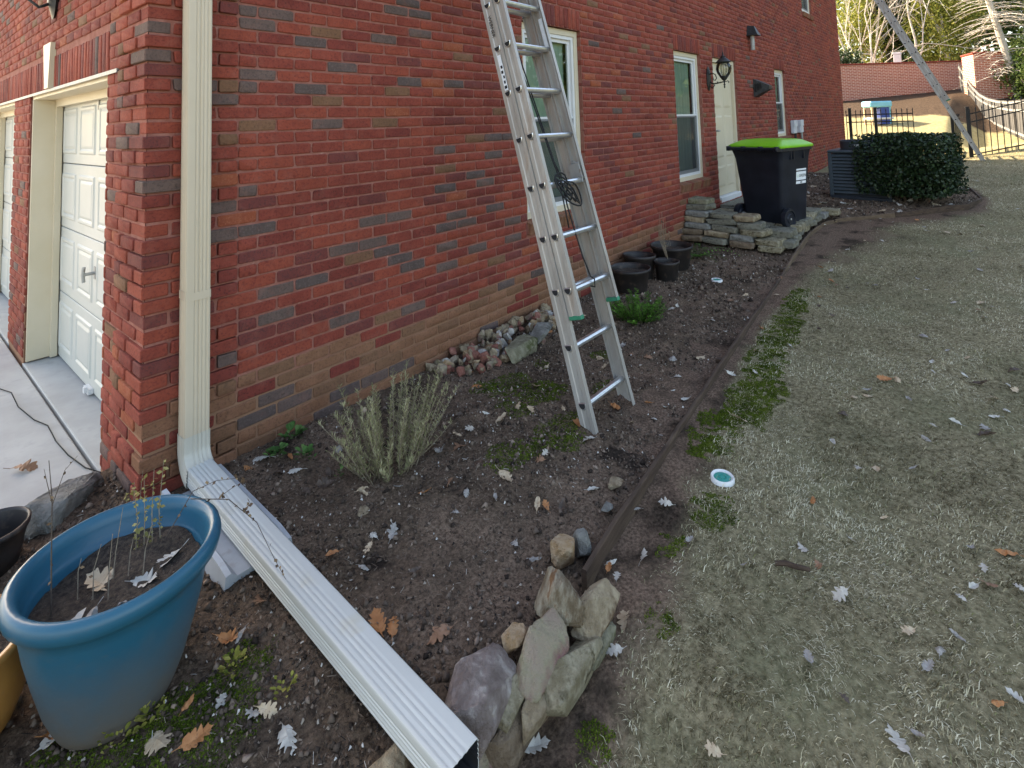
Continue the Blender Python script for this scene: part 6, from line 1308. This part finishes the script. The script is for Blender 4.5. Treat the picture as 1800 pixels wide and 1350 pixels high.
def tree(name, label, px, dep, H, seed, leafk=None, nleaf=5000, lsize=.11, crown=None, bark=None, trunk_r=.12, multi=1, depth=3, spread=.55, first=.35, cat='tree', lean=(0, 0), gap=.5):
    r = np.random.default_rng(seed); b = gbase(px, dep); e = empty(name, label, cat, tuple(b)); mb = MB(); tips = []
    for k in range(multi):
        d = np.array((lean[0]+(r.normal()*.28 if multi > 1 else 0), lean[1]+(r.normal()*.28 if multi > 1 else 0), 1.0)); d /= np.linalg.norm(d)
        grow(mb, (r.normal()*.1*(multi > 1), r.normal()*.1*(multi > 1), -.3), d, H*.62, trunk_r, depth, r, spread, tips, kids=(3, 5))
    obj('trunk', mb, bark or M_BARK, e)
    if leafk:
        if crown is None: tp = np.array(tips); c = tp[r.integers(len(tp), size=nleaf)]+r.normal(size=(nleaf, 3))*H*.05
        else:
            (rx, ry, rz, cz) = crown; ncl = 46; a = r.normal(size=(ncl, 3)); a /= np.linalg.norm(a, axis=1)[:, None]; cl = a*(r.random((ncl, 1))**.5)*np.array((rx, ry, rz))+np.array((0, 0, cz)); c = cl[r.integers(ncl, size=nleaf)]+r.normal(size=(nleaf, 3))*np.array((rx, ry, rz))*.17
        rn = np.clip(.5+.25*r.normal(size=nleaf)+.7*fbm(c[:, 0]*1.1, c[:, 1]*1.1+c[:, 2]*1.3, seed), 0, 1)
        link('crown', leafquads(c, lsize, r, rn, 'crown', LFM[leafk]), e)
    return e
tree('bare_tree', 'pale many stemmed bare tree above the left end of the garden wall', 1525, 30, 8, 1, None, trunk_r=.065, multi=5, depth=3, spread=.45)
tree('shrubby_tree', 'yellow green leafy tree behind the bare stems near the house corner', 1508, 33, 7, 2, 'yel', 9000, .13, (1.6, 1.6, 3.2, 4.2), trunk_r=.08, depth=2)
tree('bushy_tree', 'olive leafed tree between the house corner and the long ladder', 1555, 34, 7.5, 12, 'yel', 7000, .13, (1.4, 1.4, 2.6, 3.2), trunk_r=.08, depth=2)
tree('conifer_tree', 'tall dark evergreen behind the long ladder', 1600, 36, 12, 3, 'dark', 12000, .17, (2.0, 2.0, 5.5, 5.6), bark=M_BARKD, depth=2)
tree('conifer_tree', 'second dark evergreen behind the slender bare tree', 1640, 40, 12, 4, 'dark', 12000, .19, (2.2, 2.2, 6, 6.0), bark=M_BARKD, depth=2)
tree('bare_tree', 'slender pale bare tree right of the long ladder', 1617, 29, 9, 5, None, trunk_r=.07, depth=3, spread=.5)
tree('leafy_tree', 'bright yellow green leafy tree left of the brick pillar', 1672, 30, 6.5, 6, 'yel', 11000, .13, (1.9, 1.9, 2.6, 3.4), depth=2)
tree('leafy_tree', 'mid green leafy tree behind the pale dead conifer', 1715, 35, 9, 7, 'mid', 11000, .16, (2.6, 2.6, 4.2, 5.2), depth=2)
tree('leafy_tree', 'yellow tinged tree at the right edge of the picture', 1800, 33, 10, 15, 'yel', 9000, .16, (2.2, 2.2, 4.0, 6.4), depth=2)
tree('leafy_tree', 'tan leafed tree far behind the pale dead conifer', 1745, 44, 12, 16, 'tan', 7000, .2, (3, 3, 5, 7), depth=2)
tree('conifer_tree', 'dark evergreen rising just left of the long ladder', 1578, 33, 10, 21, 'dark', 11000, .16, (1.5, 1.5, 4.4, 5.0), bark=M_BARKD, depth=2)
tree('conifer_tree', 'dark evergreen behind the yellow green tree by the pillar', 1690, 37, 12, 22, 'dark', 11000, .18, (2.0, 2.0, 5.2, 6.0), bark=M_BARKD, depth=2)
tree('evergreen_shrub', 'dark evergreen shrub at the right edge above the board fence', 1808, 22.5, 2.2, 8, 'mid', 6000, .10, (1.0, .9, 1.3, 1.0), depth=1, cat='shrub')
tree('evergreen_shrub', 'dark rounded shrub at the house corner above the garden wall', 1484, 29.5, 2.8, 9, 'dark', 5000, .12, (.9, .9, 1.0, 1.5), depth=1, cat='shrub')
# dead conifer with tiers of drooping pale branches
r = np.random.default_rng(31); b = gbase(1788, 22.8); b[2] = dpt(1785, 152, 22.8).z; e = empty('dead_conifer', 'leaning pale dead conifer with drooping bare branches by the pillar', 'tree', tuple(b)); mb = MB(); brm = MB()
lv = np.array(_R)*-.24; lv[2] = 0
tp = [np.array((0, 0, -.4))+lv*0, lv*1.2+np.array((0, 0, 1.2)), lv*2.6+np.array((0, 0, 2.6)), lv*4.2+np.array((0, 0, 4.2)), lv*6+np.array((0, 0, 6.2))]
mb.tube(tp, [.17, .14, .12, .10, .07], 9, cap=False); obj('trunk', mb, M_BARK, e)
for k in range(120):
    t = .4+5.4*r.random(); p = lv*t*.98+np.array((0, 0, t)); a = r.random()*6.3; d = np.array((math.cos(a), math.sin(a), 0)); L_ = (2.1-.15*t)*(.5+.5*r.random()); pts = [p+d*L_*s+np.array((0, 0, .35*s-.75*s*s))*L_*.55 for s in np.linspace(0, 1, 6)]
    brm.tube(pts, [.024, .020, .016, .012, .008, .005], 5, cap=False)
    for s in range(2, 6):
        for w in (-1, 1):
            q = pts[s]; dd = d*.6+np.cross(d, (0, 0, 1))*w*.7; l = .45*(1-s/8)*(.5+r.random()); brm.tube([q, q+dd*l*.5+np.array((0, 0, -.02)), q+dd*l+np.array((0, 0, -.12*l*2))], [.008, .006, .003], 4, cap=False)
obj('branch', brm, M_BARK, e)
# bushes at the far wall foot and the distant wood
r = np.random.default_rng(41); N = 26000
V0 = np.stack([46+14*r.random(N), -34+62*r.random(N), np.zeros(N)], -1); V0[:, 2] = lawnh(V0[:, 0], V0[:, 1])+ (2+9*vnoise(V0[:, 1]*.35, V0[:, 0]*.2, 4))*r.random(N)**.7
tag(link('distant_wood', leafquads(V0, .42, r, np.clip(.45+.3*r.normal(size=N), 0, 1), 'distant_wood', LFM['mid'])), 'hazy green wood far behind the garden wall', 'wood', kind='stuff')

# neighbouring trees across the side yard: out of the picture, seen mirrored in the window panes
N = 14000; V0 = np.stack([8+70*r.random(N), -11-9*r.random(N), np.zeros(N)], -1); V0[:, 0] += 0*V0[:, 1]; V0[:, 2] = .3+lawnh(V0[:, 0], V0[:, 1])+(3.5+4.5*vnoise(V0[:, 0]*.45, V0[:, 1]*.2, 14))*r.random(N)**.8
tag(link('neighbouring_trees', leafquads(V0, .55, r, np.clip(.6+.3*r.normal(size=N), 0, 1), 'neighbouring_trees', LFM['mid'])), 'row of green trees mirrored in the window panes', 'trees', kind='stuff')
